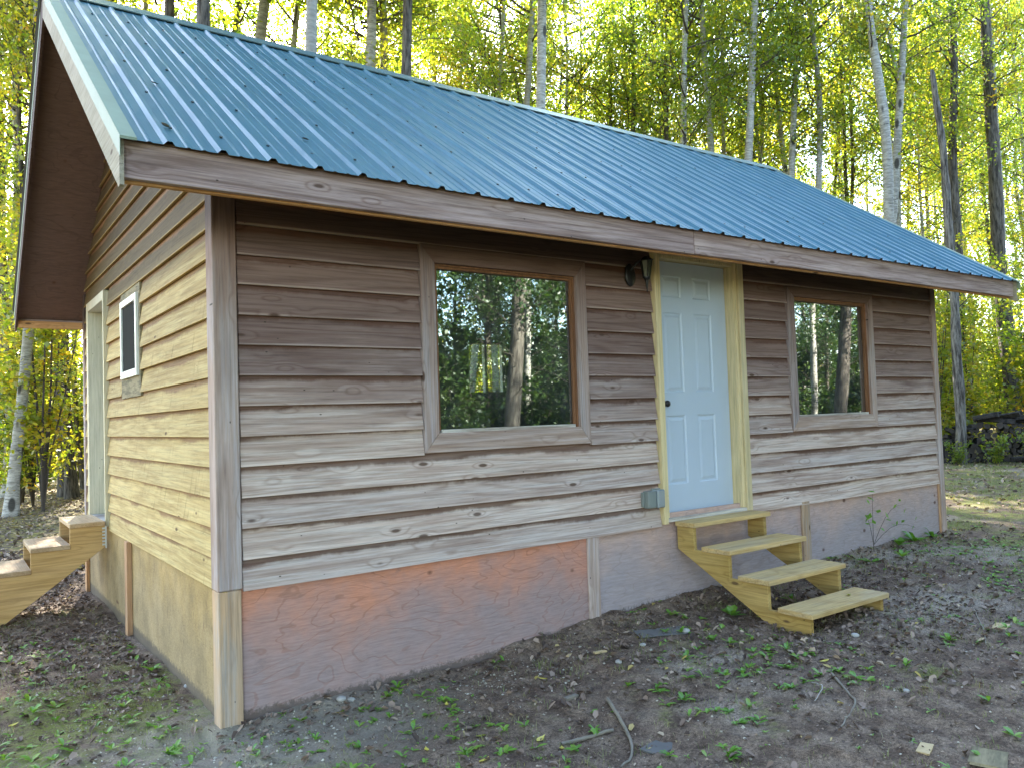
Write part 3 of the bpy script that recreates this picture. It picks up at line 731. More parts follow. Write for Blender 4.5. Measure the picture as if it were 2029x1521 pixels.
# small gable window with insect screen in a white frame
gw = bpy.data.objects.new('window', None); COL.objects.link(gw); gw.parent = cabin; gw.location = Vector((XG, 2.24, 1.36)) - parent_world(cabin)
gw['label'] = 'small white framed screened window on the gable wall'
bm = bmesh.new(); y0, y1, z0, z1 = 2.245, 2.925, 1.362, 2.024; fx0, fx1 = XG - 0.016, XG + 0.03
add_box(bm, (fx0, y0, z0), (fx1, y0 + 0.045, z1), 0.003); add_box(bm, (fx0, y1 - 0.045, z0), (fx1, y1, z1), 0.003)
add_box(bm, (fx0, y0 + 0.045, z0), (fx1, y1 - 0.045, z0 + 0.06), 0.003); add_box(bm, (fx0, y0 + 0.045, z1 - 0.055), (fx1, y1 - 0.045, z1), 0.003)
link('frame', bm_mesh('frame', bm, MAT['vinyl']), gw, (0, 0, 0))
box_obj('screen', (XG - 0.002, y0 + 0.044, z0 + 0.058), (XG + 0.004, y1 - 0.044, z1 - 0.053), MAT['screen'], gw, 0)
box_obj('backing_board', (XG + 0.006, 2.19, 1.20), (XG + 0.024, 3.00, 2.12), MAT['board_moss'], cabin, 0, label='lichen darkened board round the small gable window')

# ------------------------------------------------------------------ front door
door = bpy.data.objects.new('door', None); COL.objects.link(door); door.parent = cabin; door.location = Vector((3.42, 0.1, 0.05)) - parent_world(cabin)
door['label'] = 'pale blue six panel door in a cream frame'
def door_slab(x0, x1, z0, z1, yf, th, mat, parent):
    """slab with six recessed, raised-field panels"""
    w = x1 - x0; h = z1 - z0
    px = [(0.112 * w, 0.371 * w), (0.530 * w, 0.785 * w)]
    pz = [(0.113 * h, 0.386 * h), (0.477 * h, 0.797 * h), (0.857 * h, 0.944 * h)]
    xsx = sorted({0, w, *[q for p in px for q in p]}); zs = sorted({0, h, *[q for p in pz for q in p]})
    bm = bmesh.new()
    def V(x, y, z): return bm.verts.new((x, y, z))
    for ia in range(len(xsx) - 1):
        for ib in range(len(zs) - 1):
            xa, xb, za, zb = xsx[ia], xsx[ia + 1], zs[ib], zs[ib + 1]
            isp = any(abs(p[0] - xa) < 1e-6 for p in px) and any(abs(q[0] - za) < 1e-6 for q in pz)
            if not isp: bm.faces.new([V(xa, 0, za), V(xb, 0, za), V(xb, 0, zb), V(xa, 0, zb)])
            else:
                lv = [(0, 0), (0.010, 0.009), (0.022, 0.009), (0.045, 0.002)]
                rings = [[V(xa + s, d, za + s), V(xb - s, d, za + s), V(xb - s, d, zb - s), V(xa + s, d, zb - s)] for s, d in lv]
                for r0, r1 in zip(rings, rings[1:]):
                    for q in range(4): bm.faces.new([r0[q], r0[(q + 1) % 4], r1[(q + 1) % 4], r1[q]])
                bm.faces.new(rings[-1])
    # back and sides
    b = [V(0, th, 0), V(w, th, 0), V(w, th, h), V(0, th, h)]; f = [V(0, 0, 0), V(w, 0, 0), V(w, 0, h), V(0, 0, h)]
    bm.faces.new(b[::-1])
    for q in range(4): bm.faces.new([f[q], b[q], b[(q + 1) % 4], f[(q + 1) % 4]])
    bmesh.ops.remove_doubles(bm, verts=bm.verts[:], dist=1e-5); bmesh.ops.recalc_face_normals(bm, faces=bm.faces)
    return link('slab', bm_mesh('slab', bm, mat), parent, (x0, yf, z0))
door_slab(3.478, 4.392, 0.078, 2.208, 0.095, 0.044, MAT['door'], door)
# jambs, stops, casing, threshold
box_obj('jamb', (4.396, 0.004, 0.062), (4.424, 0.145, 2.212), MAT['cream'], door, 0.002)
box_obj('jamb', (3.430, 0.004, 0.062), (3.474, 0.145, 2.212), MAT['cream'], door, 0.002)
box_obj('jamb', (3.430, 0.004, 2.213), (4.424, 0.145, 2.24), MAT['cream'], door, 0.002)
box_obj('casing', (3.382, -0.024, 0.018), (3.432, 0.044, 2.30), MAT['cream'], door, 0.003)
box_obj('casing', (4.404, -0.006, 0.062), (4.438, 0.003, 2.24), MAT['cream'], door, 0.002)
box_obj('casing', (4.440, -0.026, 0.030), (4.512, 0.044, 2.30), MAT['cream'], door, 0.003)
box_obj('casing', (3.4325, -0.024, 2.242), (4.4395, 0.044, 2.30), MAT['cream'], door, 0.003)
box_obj('threshold', (3.434, -0.020, 0.030), (4.438, 0.150, 0.060), MAT['sillpaint'], door, 0.003)
box_obj('threshold', (3.475, 0.088, 0.0605), (4.395, 0.145, 0.074), MAT['orange'], door, 0.001)
def lathe(prof, n=20, axis='y'):
    a = np.linspace(0, 2 * np.pi, n, endpoint=False); m = len(prof)
    V = np.array([[r * math.cos(t_), d, r * math.sin(t_)] if axis == 'y' else [r * math.cos(t_), r * math.sin(t_), d] for d, r in prof for t_ in a])
    i = np.arange(m - 1)[:, None] * n; j = np.arange(n)[None, :]
    F = np.stack([i + j, i + (j + 1) % n, i + n + (j + 1) % n, i + n + j], -1).reshape(-1, 4)
    return V, F
V, F = lathe([(0.0, 0.001), (0.0, 0.032), (-0.006, 0.033), (-0.010, 0.016), (-0.030, 0.013), (-0.036, 0.024), (-0.048, 0.029), (-0.060, 0.025), (-0.066, 0.012), (-0.067, 0.001)])
link('knob', raw_mesh('knob', V, F, MAT['black'], True), door, (3.545, 0.094, 1.00))

# gable door
gd = bpy.data.objects.new('door', None); COL.objects.link(gd); gd.parent = cabin; gd.location = Vector((XG, 3.8, 0.06)) - parent_world(cabin)
gd['label'] = 'side door recessed in a beige frame on the gable wall'
box_obj('jamb', (XG - 0.020, 4.74, 0.03), (XG + 0.14, 4.83, 2.265), MAT['cream2'], gd, 0.002)
box_obj('jamb', (XG - 0.020, 3.765, 0.03), (XG + 0.14, 3.80, 2.265), MAT['cream2'], gd, 0.002)
box_obj('jamb', (XG - 0.020, 3.8005, 2.175), (XG + 0.14, 4.7395, 2.265), MAT['cream2'], gd, 0.002)
bm = bmesh.new(); add_box(bm, (0.02, 3.806, 0.07), (0.06, 4.734, 2.17), 0.002)
link('slab', bm_mesh('slab', bm, MAT['door']), gd, (0, 0, 0))
box_obj('threshold', (XG - 0.03, 3.801, 0.035), (XG + 0.13, 4.739, 0.066), MAT['sillpaint'], gd, 0.002)

# wall lantern beside the door
lm = bpy.data.objects.new('wall_lantern', None); COL.objects.link(lm); lm.parent = cabin; lm.location = Vector((3.12, -0.01, 2.0)) - parent_world(cabin)
lm['label'] = 'black lantern on a round backplate under the eave'
V, F = lathe([(0.02, 0.001), (-0.004, 0.07), (-0.012, 0.068), (-0.020, 0.045), (-0.024, 0.001)], 20)
V = V * np.array([0.8, 1, 1.35]); link('backplate', raw_mesh('backplate', V, F, MAT['black'], True), lm, (3.115, -0.004, 2.035))
def tube_obj(name, P, r, mat, parent, n=8, **kw):
    V, F = tube(P, r, n); return link(name, raw_mesh(name, V, F, mat, True), parent, (0, 0, 0), **kw)
tube_obj('arm', [(3.115, -0.02, 2.07), (3.13, -0.07, 2.12), (3.165, -0.11, 2.15), (3.19, -0.12, 2.17)], [0.009] * 4, MAT['black'], lm)
V, F = lathe([(0.20, 0.001), (0.19, 0.02), (0.165, 0.058), (0.16, 0.060), (0.155, 0.050)], 6, 'z'); link('cap', raw_mesh('cap', V, F, MAT['black']), lm, (3.19, -0.12, 1.98))
V, F = lathe([(0.155, 0.047), (0.03, 0.026)], 6, 'z'); link('lamp_glass', raw_mesh('lamp_glass', V, F, MAT['frost']), lm, (3.19, -0.12, 1.98))
A = Acc()
for q in range(6):
    t_ = q * math.pi / 3
    V, F = tube([(0.049 * math.cos(t_), 0.049 * math.sin(t_), 0.157), (0.028 * math.cos(t_), 0.028 * math.sin(t_), 0.028)], [0.004, 0.004], 6, False); A.add(V, F)
V, F = lathe([(0.03, 0.001), (0.03, 0.031), (0.02, 0.031), (0.0, 0.016), (-0.03, 0.012), (-0.075, 0.004), (-0.085, 0.006), (-0.095, 0.001)], 12, 'z'); A.add(V, F)
link('cage', A.mesh('cage', MAT['black'], False), lm, (3.19, -0.12, 1.98))

# outlet box with bubble cover
ob = bpy.data.objects.new('outlet_box', None); COL.objects.link(ob); ob.parent = cabin; ob.location = Vector((3.1, 0, 0.16)) - parent_world(cabin)
ob['label'] = 'grey outdoor outlet box with a clear cover beside the door frame'
box_obj('box', (3.170, -0.062, 0.170), (3.262, 0.004, 0.305), MAT['greybox'], ob, 0.006)
box_obj('box', (3.150, -0.022, 0.180), (3.169, 0.004, 0.296), MAT['greybox'], ob, 0.003)
box_obj('cover', (3.266, -0.075, 0.166), (3.352, -0.012, 0.312), MAT['clear'], ob, 0.010)
box_obj('backplate', (3.2625, -0.011, 0.160), (3.362, 0.004, 0.318), MAT['greybox'], ob, 0.003)

# ------------------------------------------------------------------ front steps
st = empty('wooden_steps', (3.98, -0.7, -0.66), 'yellowish treated wood steps with four open treads in front of the blue door', 'steps')
rise, go, z_top = 0.178, 0.345, 0.036
treads = [(-0.235 - q * go, z_top - q * rise) for q in range(4)]
for q, (yf, zt) in enumerate(treads):
    box_obj('tread', (3.492 + random.uniform(-0.004, 0.004), yf, zt - 0.038), (4.475, yf + 0.284 if q else 0.0 - 0.028, zt), MAT['step'], st, 0.004,
            rot=(0, 0, random.uniform(-0.003, 0.003)))
def stringer_poly():
    zt = [z - 0.0385 for _, z in treads]; yf = [y for y, _ in treads]
    P = [(-0.031, zt[0])]
    for q in range(4):
        P.append((yf[q] + 0.035, zt[q]))
        if q < 3: P.append((yf[q] + 0.033, zt[q + 1]))
    P.append((yf[3] + 0.035, -0.74))
    P.append((yf[3] + 0.20, -0.74))
    P.append((-0.031, -0.185))
    return P
for x0 in (3.515, 4.415):
    prism('stringer', stringer_poly(), 'x', x0, x0 + 0.038, MAT['stringer'], st, origin=(x0, 0, 0), bev=0.0015)

# side steps at the gable door
s2 = empty('wooden_steps', (-0.75, 4.1, -0.8), 'tan wood steps climbing to the side door, cut by the left edge', 'steps')
r2, g2 = 0.186, 0.309
tr2 = [(-0.437 - q * g2, 0.088 - q * r2) for q in range(4)]
for q, (xf, zt) in enumerate(tr2):
    box_obj('tread', (xf, 3.715, zt - 0.040), (xf + 0.315 if q else XG - 0.032, 4.53, zt), MAT['step2'], s2, 0.004)
P = [(XG - 0.032, tr2[0][1] - 0.0405)]
for q in range(4):
    P.append((tr2[q][0] + 0.004, tr2[q][1] - 0.0405))
    if q < 3: P.append((tr2[q][0] + 0.002, tr2[q + 1][1] - 0.0405))
P += [(tr2[3][0] + 0.004, -0.95), (tr2[3][0] + 0.12, -0.95), (XG - 0.032, -0.150)]
for y0 in (3.728, 4.48):
    prism('stringer', P, 'y', y0, y0 + 0.038, MAT['stringer2'], s2, origin=(0, y0, 0), bev=0.0015)
bm = bmesh.new()
add_box(bm, (XG - 0.0315, 3.700, -0.16), (XG - 0.020, 3.7275, 0.045), 0.001)
for q in range(6): add_box(bm, (XG - 0.055, 3.7225, -0.135 + q * 0.03), (XG - 0.0318, 3.7275, -0.120 + q * 0.03))
link('bracket', bm_mesh('bracket', bm, MAT['galv']), s2, (0, 0, 0))

# ------------------------------------------------------------------ trees
def unit(v): return v / (np.linalg.norm(v, axis=-1, keepdims=True) + 1e-9)
def leaf_quads(Cn, size, rs, aspect=0.85, flat=0.0):
    """one kite-shaped leaf face at every centre, turned at random (flat > 0 lays them nearer horizontal)"""
    n = len(Cn)
    nrm = rs.normal(0, 1, (n, 3)); nrm[:, 2] += flat * 2.5; nrm = unit(nrm)
    u = unit(np.cross(nrm, rs.normal(0, 1, (n, 3)))); w = np.cross(nrm, u)
    s = size * rs.uniform(0.7, 1.25, (n, 1))
    a = Cn - u * s * 0.5; b = Cn + w * s * 0.5 * aspect - u * s * 0.05; c = Cn + u * s * 0.55; d = Cn - w * s * 0.5 * aspect - u * s * 0.05
    V = np.stack([a, b, c, d], 1).reshape(-1, 3)
    return V, np.arange(4 * n).reshape(-1, 4)
def crown_meshes(seed, H, z0, Rm, nb, per, size, mats, spread=0.17, rise=0.75, low_dead=8):
    rs = np.random.default_rng(seed); B = Acc(); Cs = []; vs = []
    for q in range(nb):
        h = z0 + (H - z0) * (q + rs.random()) / nb
        f = (h - z0) / (H - z0)
        L = Rm * (0.35 + 0.65 * math.sin(math.pi * min(1, (0.25 + 0.75 * (1 - f)))) ) * rs.uniform(0.7, 1.2)
        if f > 0.85: L *= 0.6
        az = rs.uniform(0, 2 * math.pi); k = 7; t_ = np.linspace(0, 1, k)
        up = rise * rs.uniform(0.5, 1.3)
        wob = np.cumsum(rs.normal(0, 0.07, (k, 3)), 0) * L
        P = np.stack([np.cos(az) * L * t_, np.sin(az) * L * t_, h + up * L * t_ ** 1.25], -1) + wob * t_[:, None]
        V, F = tube(P, np.linspace(0.020, 0.004, k) * (0.6 + 0.5 * L), 5, False); B.add(V, F)
        ncl = max(4, int(9 * L))
        for c in range(ncl):
            s = 0.40 + 0.60 * rs.random(); ctr = np.array([np.interp(s, t_, P[:, d]) for d in range(3)]) + rs.normal(0, 0.20, 3) * (0.5 + 0.5 * L)
            base = np.array([np.interp(max(0, s - 0.12), t_, P[:, d]) for d in range(3)])
            V, F = tube([base, (base + ctr) / 2 + rs.normal(0, 0.03, 3), ctr], [0.006, 0.004, 0.002], 3, False); B.add(V, F)
            m = int(per * rs.uniform(0.5, 1.5)); Cs.append(ctr + rs.normal(0, spread, (m, 3)) * [1, 1, 0.75])
            vs.append(np.clip(rs.normal(rs.uniform(0.15, 0.75), 0.16, m), 0, 1))
    for q in range(low_dead):                         # thin bare limbs below the crown
        h = rs.uniform(1.8, z0 + 2.0); az = rs.uniform(0, 2 * math.pi); L = rs.uniform(0.3, 1.3); t_ = np.linspace(0, 1, 6)
        P = np.stack([np.cos(az) * L * t_, np.sin(az) * L * t_, h + 0.5 * L * t_], -1) + np.cumsum(rs.normal(0, 0.05, (6, 3)), 0) * t_[:, None]
        V, F = tube(P, np.linspace(0.011, 0.002, 6), 4, False); B.add(V, F)
    Cn = np.concatenate(Cs); V, F = leaf_quads(Cn, size, rs)
    return raw_mesh('crown', V, F, mats, v=np.concatenate(vs)), B.mesh('branches', MAT['twig'])
def trunk_mesh(H, r0, seed, mat, wob=0.07, top=0.42, bend=None):
    rs = np.random.default_rng(seed); k = 22; t_ = np.linspace(0, 1, k)
    ph = rs.uniform(0, 6.28, 4)
    X = wob * (np.sin(t_ * 7 + ph[0]) - math.sin(ph[0]) + 0.5 * np.sin(t_ * 17 + ph[1])); Y = wob * (np.sin(t_ * 6 + ph[2]) - math.sin(ph[2]))
    if bend: X = X + bend[0] * np.clip(t_ - bend[2], 0, 1) ** 1.3; Y = Y + bend[1] * np.clip(t_ - bend[2], 0, 1) ** 1.3
    z = t_ * H - 0.15
    r = r0 * ((1 - t_) * (1 - top) + top) * (1 + 0.45 * np.exp(-t_ * H / 0.35)) * (1 + rs.normal(0, 0.035, k))
    V, F = tube(np.stack([X, Y, z], -1), r, 12, False)
    # knots and branch collars
    return raw_mesh('trunk', V, F, mat, True)
def plink(name, me, parent, loc=(0, 0, 0), rot=(0, 0, 0), scale=1.0):
    o = bpy.data.objects.new(name, me); COL.objects.link(o); o.parent = parent; o.location = loc; o.rotation_euler = rot; o.scale = (scale,) * 3; return o
CR = [crown_meshes(300 + q, 15.0, z0, Rm, nb, per, 0.080, MAT[m]) for q, (z0, Rm, nb, per, m) in enumerate([
    (5.6, 1.9, 30, 20, 'leaf'), (7.0, 1.7, 28, 20, 'leafy'), (2.6, 2.0, 38, 22, 'leafy'), (7.5, 2.1, 26, 22, 'leafy'), (4.4, 1.6, 30, 22, 'leafy'), (6.2, 2.2, 30, 20, 'leaf')])]
CRD = [crown_meshes(340 + q, 15.0, z0, 2.5, 44, 24, 0.085, MAT['leafd']) for q, z0 in enumerate((1.4, 3.0))]
def tree(x, y, lx, ly, r, kind, label, group, seed, crown=None, H=15.0, cs=1.0, wob=0.07):
    rs = random.Random(seed)
    root = empty({'a': 'aspen_tree', 'd': 'poplar_tree', 's': 'dead_tree'}[kind], (x, y, float(ground_z(x, y, False))), label, 'tree', group)
    q = Vector((lx, ly, 1)).normalized(); root.rotation_euler = q.to_track_quat('Z', 'Y').to_euler()
    mat = MAT['bark_a'] if kind == 'a' else MAT['bark_d']
    tk = plink('trunk', trunk_mesh(H, r * (1.38 if y > 0 else 1.0), seed, mat, wob), root)
    rz_ = rs.uniform(0, 6.28)
    cr, br = crown if crown else CR[rs.randrange(len(CR))]
    s = cs * H / 15.0
    plink('branches', br, root, rot=(0, 0, rz_), scale=s)['kind'] = 'stuff'; plink('crown', cr, root, rot=(0, 0, rz_), scale=s)
    return root
CRB = [crown_meshes(380 + q, 15.0, z0, 2.0, 26, 20, 0.085, MAT[m], 0.19) for q, (z0, m) in enumerate(((8.2, 'leaf'), (9.0, 'leafy'), (7.4, 'leaf')))]
TREES = [(0.07, 20.34, 0.014, -0.059, 0.1, 'a'), (0.2, 20.25, -0.032, -0.026, 0.08, 'd'), (1.19, 18.77, -0.049, -0.014, 0.11, 'd'), (1.23, 17.88, -0.023, -0.033, 0.1, 'd'), (0.09, 17.73, 0.023, -0.066, 0.06, 'd'), (0.01, 22.23, -0.005, -0.046, 0.1, 'd'), (1.87, 20.89, -0.013, -0.04, 0.05, 'd'), (3.78, 13.73, 0.078, -0.105, 0.13, 'a'), (4.68, 15.72, 0.1, -0.122, 0.095, 'a'), (4.37, 19.1, 0.09, -0.114, 0.1, 'd'), (5.19, 11.8, 0.077, -0.105, 0.13, 'a'), (6.23, 16.37, 0.147, -0.155, 0.095, 'a'), (10.1, 19.01, 0.043, -0.081, 0.09, 'a'), (12.15, 18.77, 0.063, -0.095, 0.085, 'a'), (11.25, 15.54, 0.071, -0.1, 0.09, 'a'), (16.1, 15.28, -0.16, 0.066, 0.075, 'd'), (11.58, 13.91, 0.051, -0.086, 0.1, 'a'), (16.45, 18.74, 0.054, -0.088, 0.065, 'd'), (16.52, 16.6, -0.017, -0.037, 0.07, 'a'), (17.9, 16.15, -0.005, -0.046, 0.08, 'd'), (17.51, 15.45, 0.023, -0.066, 0.095, 'd'), (15.08, 10.84, 0.034, -0.074, 0.105, 'a'), (17.14, 10.55, -0.041, -0.02, 0.095, 'a'), (19.68, 12.71, -0.004, -0.046, 0.075, 'a'), (15.94, 9.74, 0.06, -0.092, 0.11, 'a'), (21.3, 10.95, -0.054, -0.01, 0.09, 'a'), (18.43, 9.63, 0.02, -0.064, 0.095, 'a'), (19.4, 8.93, -0.022, -0.033, 0.095, 'a'), (24.39, 10.95, -0.025, -0.032, 0.07, 'd'), (24.69, 10.73, -0.031, -0.027, 0.07, 'd'), (25.02, 12.57, 0.04, -0.078, 0.065, 'd'), (18.29, 6.16, -0.047, -0.015, 0.115, 'a'), (19.47, 7.2, 0.039, -0.077, 0.11, 'a'), (27.21, 11.34, 0.009, -0.056, 0.075, 'd'), (28.5, 10.42, -0.021, -0.035, 0.075, 'a'), (19.94, 5.4, -0.04, -0.021, 0.13, 's'), (22.95, 6.55, -0.03, -0.028, 0.125, 'd'), (24.61, 5.93, -0.058, -0.008, 0.18, 'd'), (27.37, 7.18, -0.042, -0.019, 0.1, 'a'), (31.98, 7.91, -0.063, -0.004, 0.075, 'a'), (29.6, 12.05, 0.019, -0.063, 0.06, 'd'), (16.19, 12.87, 0.038, -0.077, 0.085, 'd'), (18.09, 17.56, -0.02, -0.035, 0.065, 'a'), (13.95, 23.31, 0.04, -0.078, 0.07, 'a'), (8.81, 22.15, 0.051, -0.086, 0.07, 'a'), (23.87, 16.18, 0.095, -0.117, 0.06, 'd'), (21.09, 15.39, -0.061, -0.005, 0.065, 'd')]
TL = ['pale aspen at the far left, rising past the back roof corner', 'thin dark trunk at the far left above the side steps', 'grey trunk behind the side steps, left one of a close pair',
 'grey trunk behind the side steps, right one of a close pair', 'very thin dark trunk just left of the side steps top tread', 'dark trunk cut by the left edge beside the side steps',
 'spindly dark trunk next to the back corner of the cabin', 'stout pale aspen over the left part of the ridge, nearer of two', 'pale aspen leaning right beside the stout one over the left ridge',
 'dim grey trunk furthest left over the roof ridge', 'stoutest white aspen above the ridge, leaning slightly right', 'slimmer trunk leaning right just behind the stoutest white aspen',
 'straight pale aspen third right of the stoutest white aspen', 'slim pale aspen with a bend over the middle of the ridge', 'pale aspen crossing behind a dark slanting trunk over the ridge',
 'dark trunk slanting left across two aspens over the ridge', 'straight pale aspen right of the dark slanting trunk', 'very thin dark pole over the middle of the ridge',
 'thin upright pale pole against the bright sky gap', 'dark upright trunk right of the bright sky gap', 'dark forking trunk low over the middle of the ridge',
 'thick speckled aspen right of the forking trunk', 'pale aspen leaning left beside the thick speckled one', 'slim pale aspen between two stronger ones over the ridge',
 'strong smooth aspen leaning right over the right half of the ridge', 'curving pale aspen crossing a straighter one near the ridge end', 'straight pale aspen just above the ridge end',
 'pale aspen with dark rings past the ridge end', 'dark crooked trunk behind the sloping roof edge, upper left', 'dark twin stem beside the crooked trunk behind the roof edge',
 'thin dark stem lowest behind the roof edge twins', 'thick rough grey aspen behind the sloping roof edge', 'smooth thick aspen right beside the rough grey one',
 'dark stem squeezed between the two thick aspens', 'thin pale aspen right of the two thick ones', '', 'dark trunk right behind the dead snag', 'stoutest dark trunk near the right edge of the picture',
 'pale aspen near the right edge above the roof tip', 'slim pale aspen cut by the right edge', 'wispy stem between the thick aspens and the snag', 'dark slim trunk just left of the thick speckled aspen',
 'faint pale pole left of the bright sky gap', 'faint pale pole right of the straight aspen over the ridge', 'faint pale pole just left of the stoutest white aspen',
 'faint dark pole behind the strong right leaning aspen', 'faint dark pole behind the middle of the ridge']
for q, (x, y, lx, ly, r, kd) in enumerate(TREES):
    if kd == 's': continue
    tree(x, y, lx, ly, r, kd, TL[q], 'trees that show behind the cabin', 500 + q, H=random.uniform(14, 18), wob=random.uniform(0.04, 0.12) if q != 15 else 0.2,
         crown=(CR[2] if q in (0, 2, 3) else CRB[q % 3]))
# the dead snag by the woodpile: leaning broken top, no crown
x, y = 17.47, 4.22
root = empty('dead_tree', (x, y, 0.0), 'grey dead snag with a broken top in front of the woodpile', 'tree')
Vz = [(17.47, 4.22, -0.75), (17.47, 4.22, -0.41), (17.46, 4.17, 0.87), (17.39, 4.16, 2.02), (17.36, 4.12, 3.17), (17.29, 4.11, 4.32), (17.24, 4.11, 5.24), (17.16, 4.09, 6.62), (17.06, 4.12, 7.54), (16.99, 4.14, 8.17), (16.95, 4.15, 8.48)]
dirp = np.array([0.81, -0.58])
P = np.array([[a - x, b - y, z] for a, b, z in Vz])
kk = np.linspace(0, 1, 40); P = np.stack([np.interp(kk, np.linspace(0, 1, len(Vz)), P[:, d]) for d in range(3)], -1)
rr_ = np.interp(kk, [0, 0.1, 0.5, 0.97, 1.0], [0.140, 0.115, 0.095, 0.06, 0.02]) * (1 + np.random.default_rng(5).normal(0, 0.06, 40))
V, F = tube(P, rr_, 14, False)
V = V + np.random.default_rng(6).normal(0, 0.004, V.shape)
plink('trunk', raw_mesh('trunk', V, F, MAT['bark_g'], True), root)
A = Acc()
for h, L, s in ((2.9, 0.5, 1), (3.4, 0.25, -1), (5.0, 0.6, 1), (6.2, 0.4, -1)):
    c = P[np.argmin(abs(P[:, 2] - h))]; d = np.array([dirp[0] * s, dirp[1] * s, 0.8])
    Vt, Ft = tube([c, c + d * L * 0.5, c + d * L + [0, 0, 0.1]], [0.02, 0.012, 0.004], 5, False); A.add(Vt, Ft)
plink('branches', A.mesh('branches', MAT['twig']), root)

# deeper rows of the wood: too alike to be told apart
def ok_spot(x, y, used, d): return all((x - a) ** 2 + (y - b) ** 2 > d * d for a, b in used)
used = [(t_[0], t_[1]) for t_ in TREES]
rs = random.Random(42); n = 0
vx, vy = 0.5834, 0.8112
while n < 90:
    dist = rs.uniform(19, 52); az = math.atan2(vx, vy) + rs.uniform(-0.66, 0.62)
    x, y = CP[0] + dist * math.sin(az), CP[1] + dist * math.cos(az)
    if y < 8.5 and x < 18: continue
    if dist < 27 and az > 0.3: continue
    if not ok_spot(x, y, used, 1.1): continue
    if x < 11 and 20 < y < 50 and rs.random() < 0.65: continue      # the sunny side: few trees stand here
    if 22 < x < 42 and 13 < y < 34 and rs.random() < 0.5: continue
    used.append((x, y)); n += 1
    tree(x, y, rs.uniform(-0.07, 0.07), rs.uniform(-0.09, 0.03), rs.uniform(0.055, 0.11), rs.choice('aaad'), 'slender tree deep in the wood beyond the cabin, half hidden by nearer trees',
         'slender trees deep in the wood', 900 + n, H=rs.uniform(12, 19), wob=rs.uniform(0.05, 0.2))
# trees behind the viewer, seen mirrored in the window panes
RT = [(10.32, -11.79, 0.053, 0.087, 0.21, 'd'), (14.44, -16.48, 0.016, 0.061, 0.125, 'a'), (19.32, -29.16, 0.004, 0.052, 0.1, 'd'), (20.9, -28.02, 0.029, 0.07, 0.075, 'd'),
      (23.67, -11.09, 0.066, 0.097, 0.225, 'd'), (33.39, -19.04, 0.004, 0.052, 0.1, 'a'), (28.82, -15.39, -0.008, 0.044, 0.15, 'a'), (33.5, -17.89, 0.004, 0.052, 0.11, 'd'), (20.48, -22.93, 0.048, 0.084, 0.1, 'd')]
for q, a in enumerate(RT):
    tree(*a[:5], a[5], 'tree added at the near clearing edge to cut low sky light', 'trees mirrored in the front windows', 700 + q, H=17, cs=1.0, crown=CRD[1] if q in (0, 1, 4, 6) else CRD[0])
n = 0
while n < 40:
    x, y = rs.uniform(-26, 46), rs.uniform(-34, -11)
    if x > 24: y = rs.uniform(-30, -3)
    if x < -12: y = rs.uniform(-28, 10)
    if not ok_spot(x, y, used, 1.8): continue
    # keep the sight lines to the mirrored trunks clear
    if any(abs((x - CP[0]) * (b + 0 - 4.6) - (y - 4.6) * (a - CP[0])) / math.hypot(a - CP[0], b - 4.6) < 0.5 and y > b for a, b in ((10.32, -11.79), (23.67, -11.09), (14.44, -16.48))): continue
    used.append((x, y)); n += 1
    tree(x, y, rs.uniform(-0.05, 0.05), rs.uniform(-0.05, 0.05), rs.uniform(0.07, 0.13), rs.choice('ad'), 'tree added at the near clearing edge to cut low sky light',
         'trees mirrored in the front windows', 1100 + n, H=rs.uniform(13, 18), crown=rs.choice(CRD))

# tall trees added behind the cabin; their crowns keep sky glare off the roof
CRH = [crown_meshes(360 + q, 15.0, 8.0, 2.9, 46, 22, 0.10, MAT['leaf'], 0.26) for q in range(2)]
TNEAR = ['added dark trunk second from the left over the roof ridge', 'added straight pale trunk over the left third of the roof ridge', 'added dark trunk over the ridge above the left edge of the larger window',
         'added straight pale trunk over the ridge above the right part of the larger window', 'added dark trunk furthest left over the roof ridge', 'added slim pale trunk close left of a dark one above the larger window']
for q, (x, y) in enumerate(((1.9, 8.4), (3.6, 8.5), (5.9, 9.4), (8.6, 8.4), (2.4, 12.4), (6.8, 12.2))):
    tree(x, y, 0.02, -0.02, 0.10, 'da'[q % 2], TNEAR[q], 'tall trees added behind the cabin to block sky glare', 1300 + q, crown=CRH[q % 2], H=19)
n = 0
while n < 20:  # trees added along the clearing's near edge to cut low sky light
    x, y = rs.uniform(-16, 20), rs.uniform(-19, -8.5)
    if rs.random() < 0.3: x, y = rs.uniform(-17, -8), rs.uniform(-8, 6)
    if not ok_spot(x, y, used, 2.0): continue
    if any(abs((x - CP[0]) * (b + 0 - 4.6) - (y - 4.6) * (a - CP[0])) / math.hypot(a - CP[0], b - 4.6) < 0.6 and y > b for a, b in ((10.32, -11.79), (23.67, -11.09), (14.44, -16.48))): continue
    used.append((x, y)); n += 1
    tree(x, y, rs.uniform(-0.05, 0.05), rs.uniform(-0.05, 0.05), rs.uniform(0.09, 0.14), 'd', 'tree added at the near clearing edge to cut low sky light',
         'trees mirrored in the front windows', 1500 + n, H=rs.uniform(16, 20), crown=rs.choice(CRD))

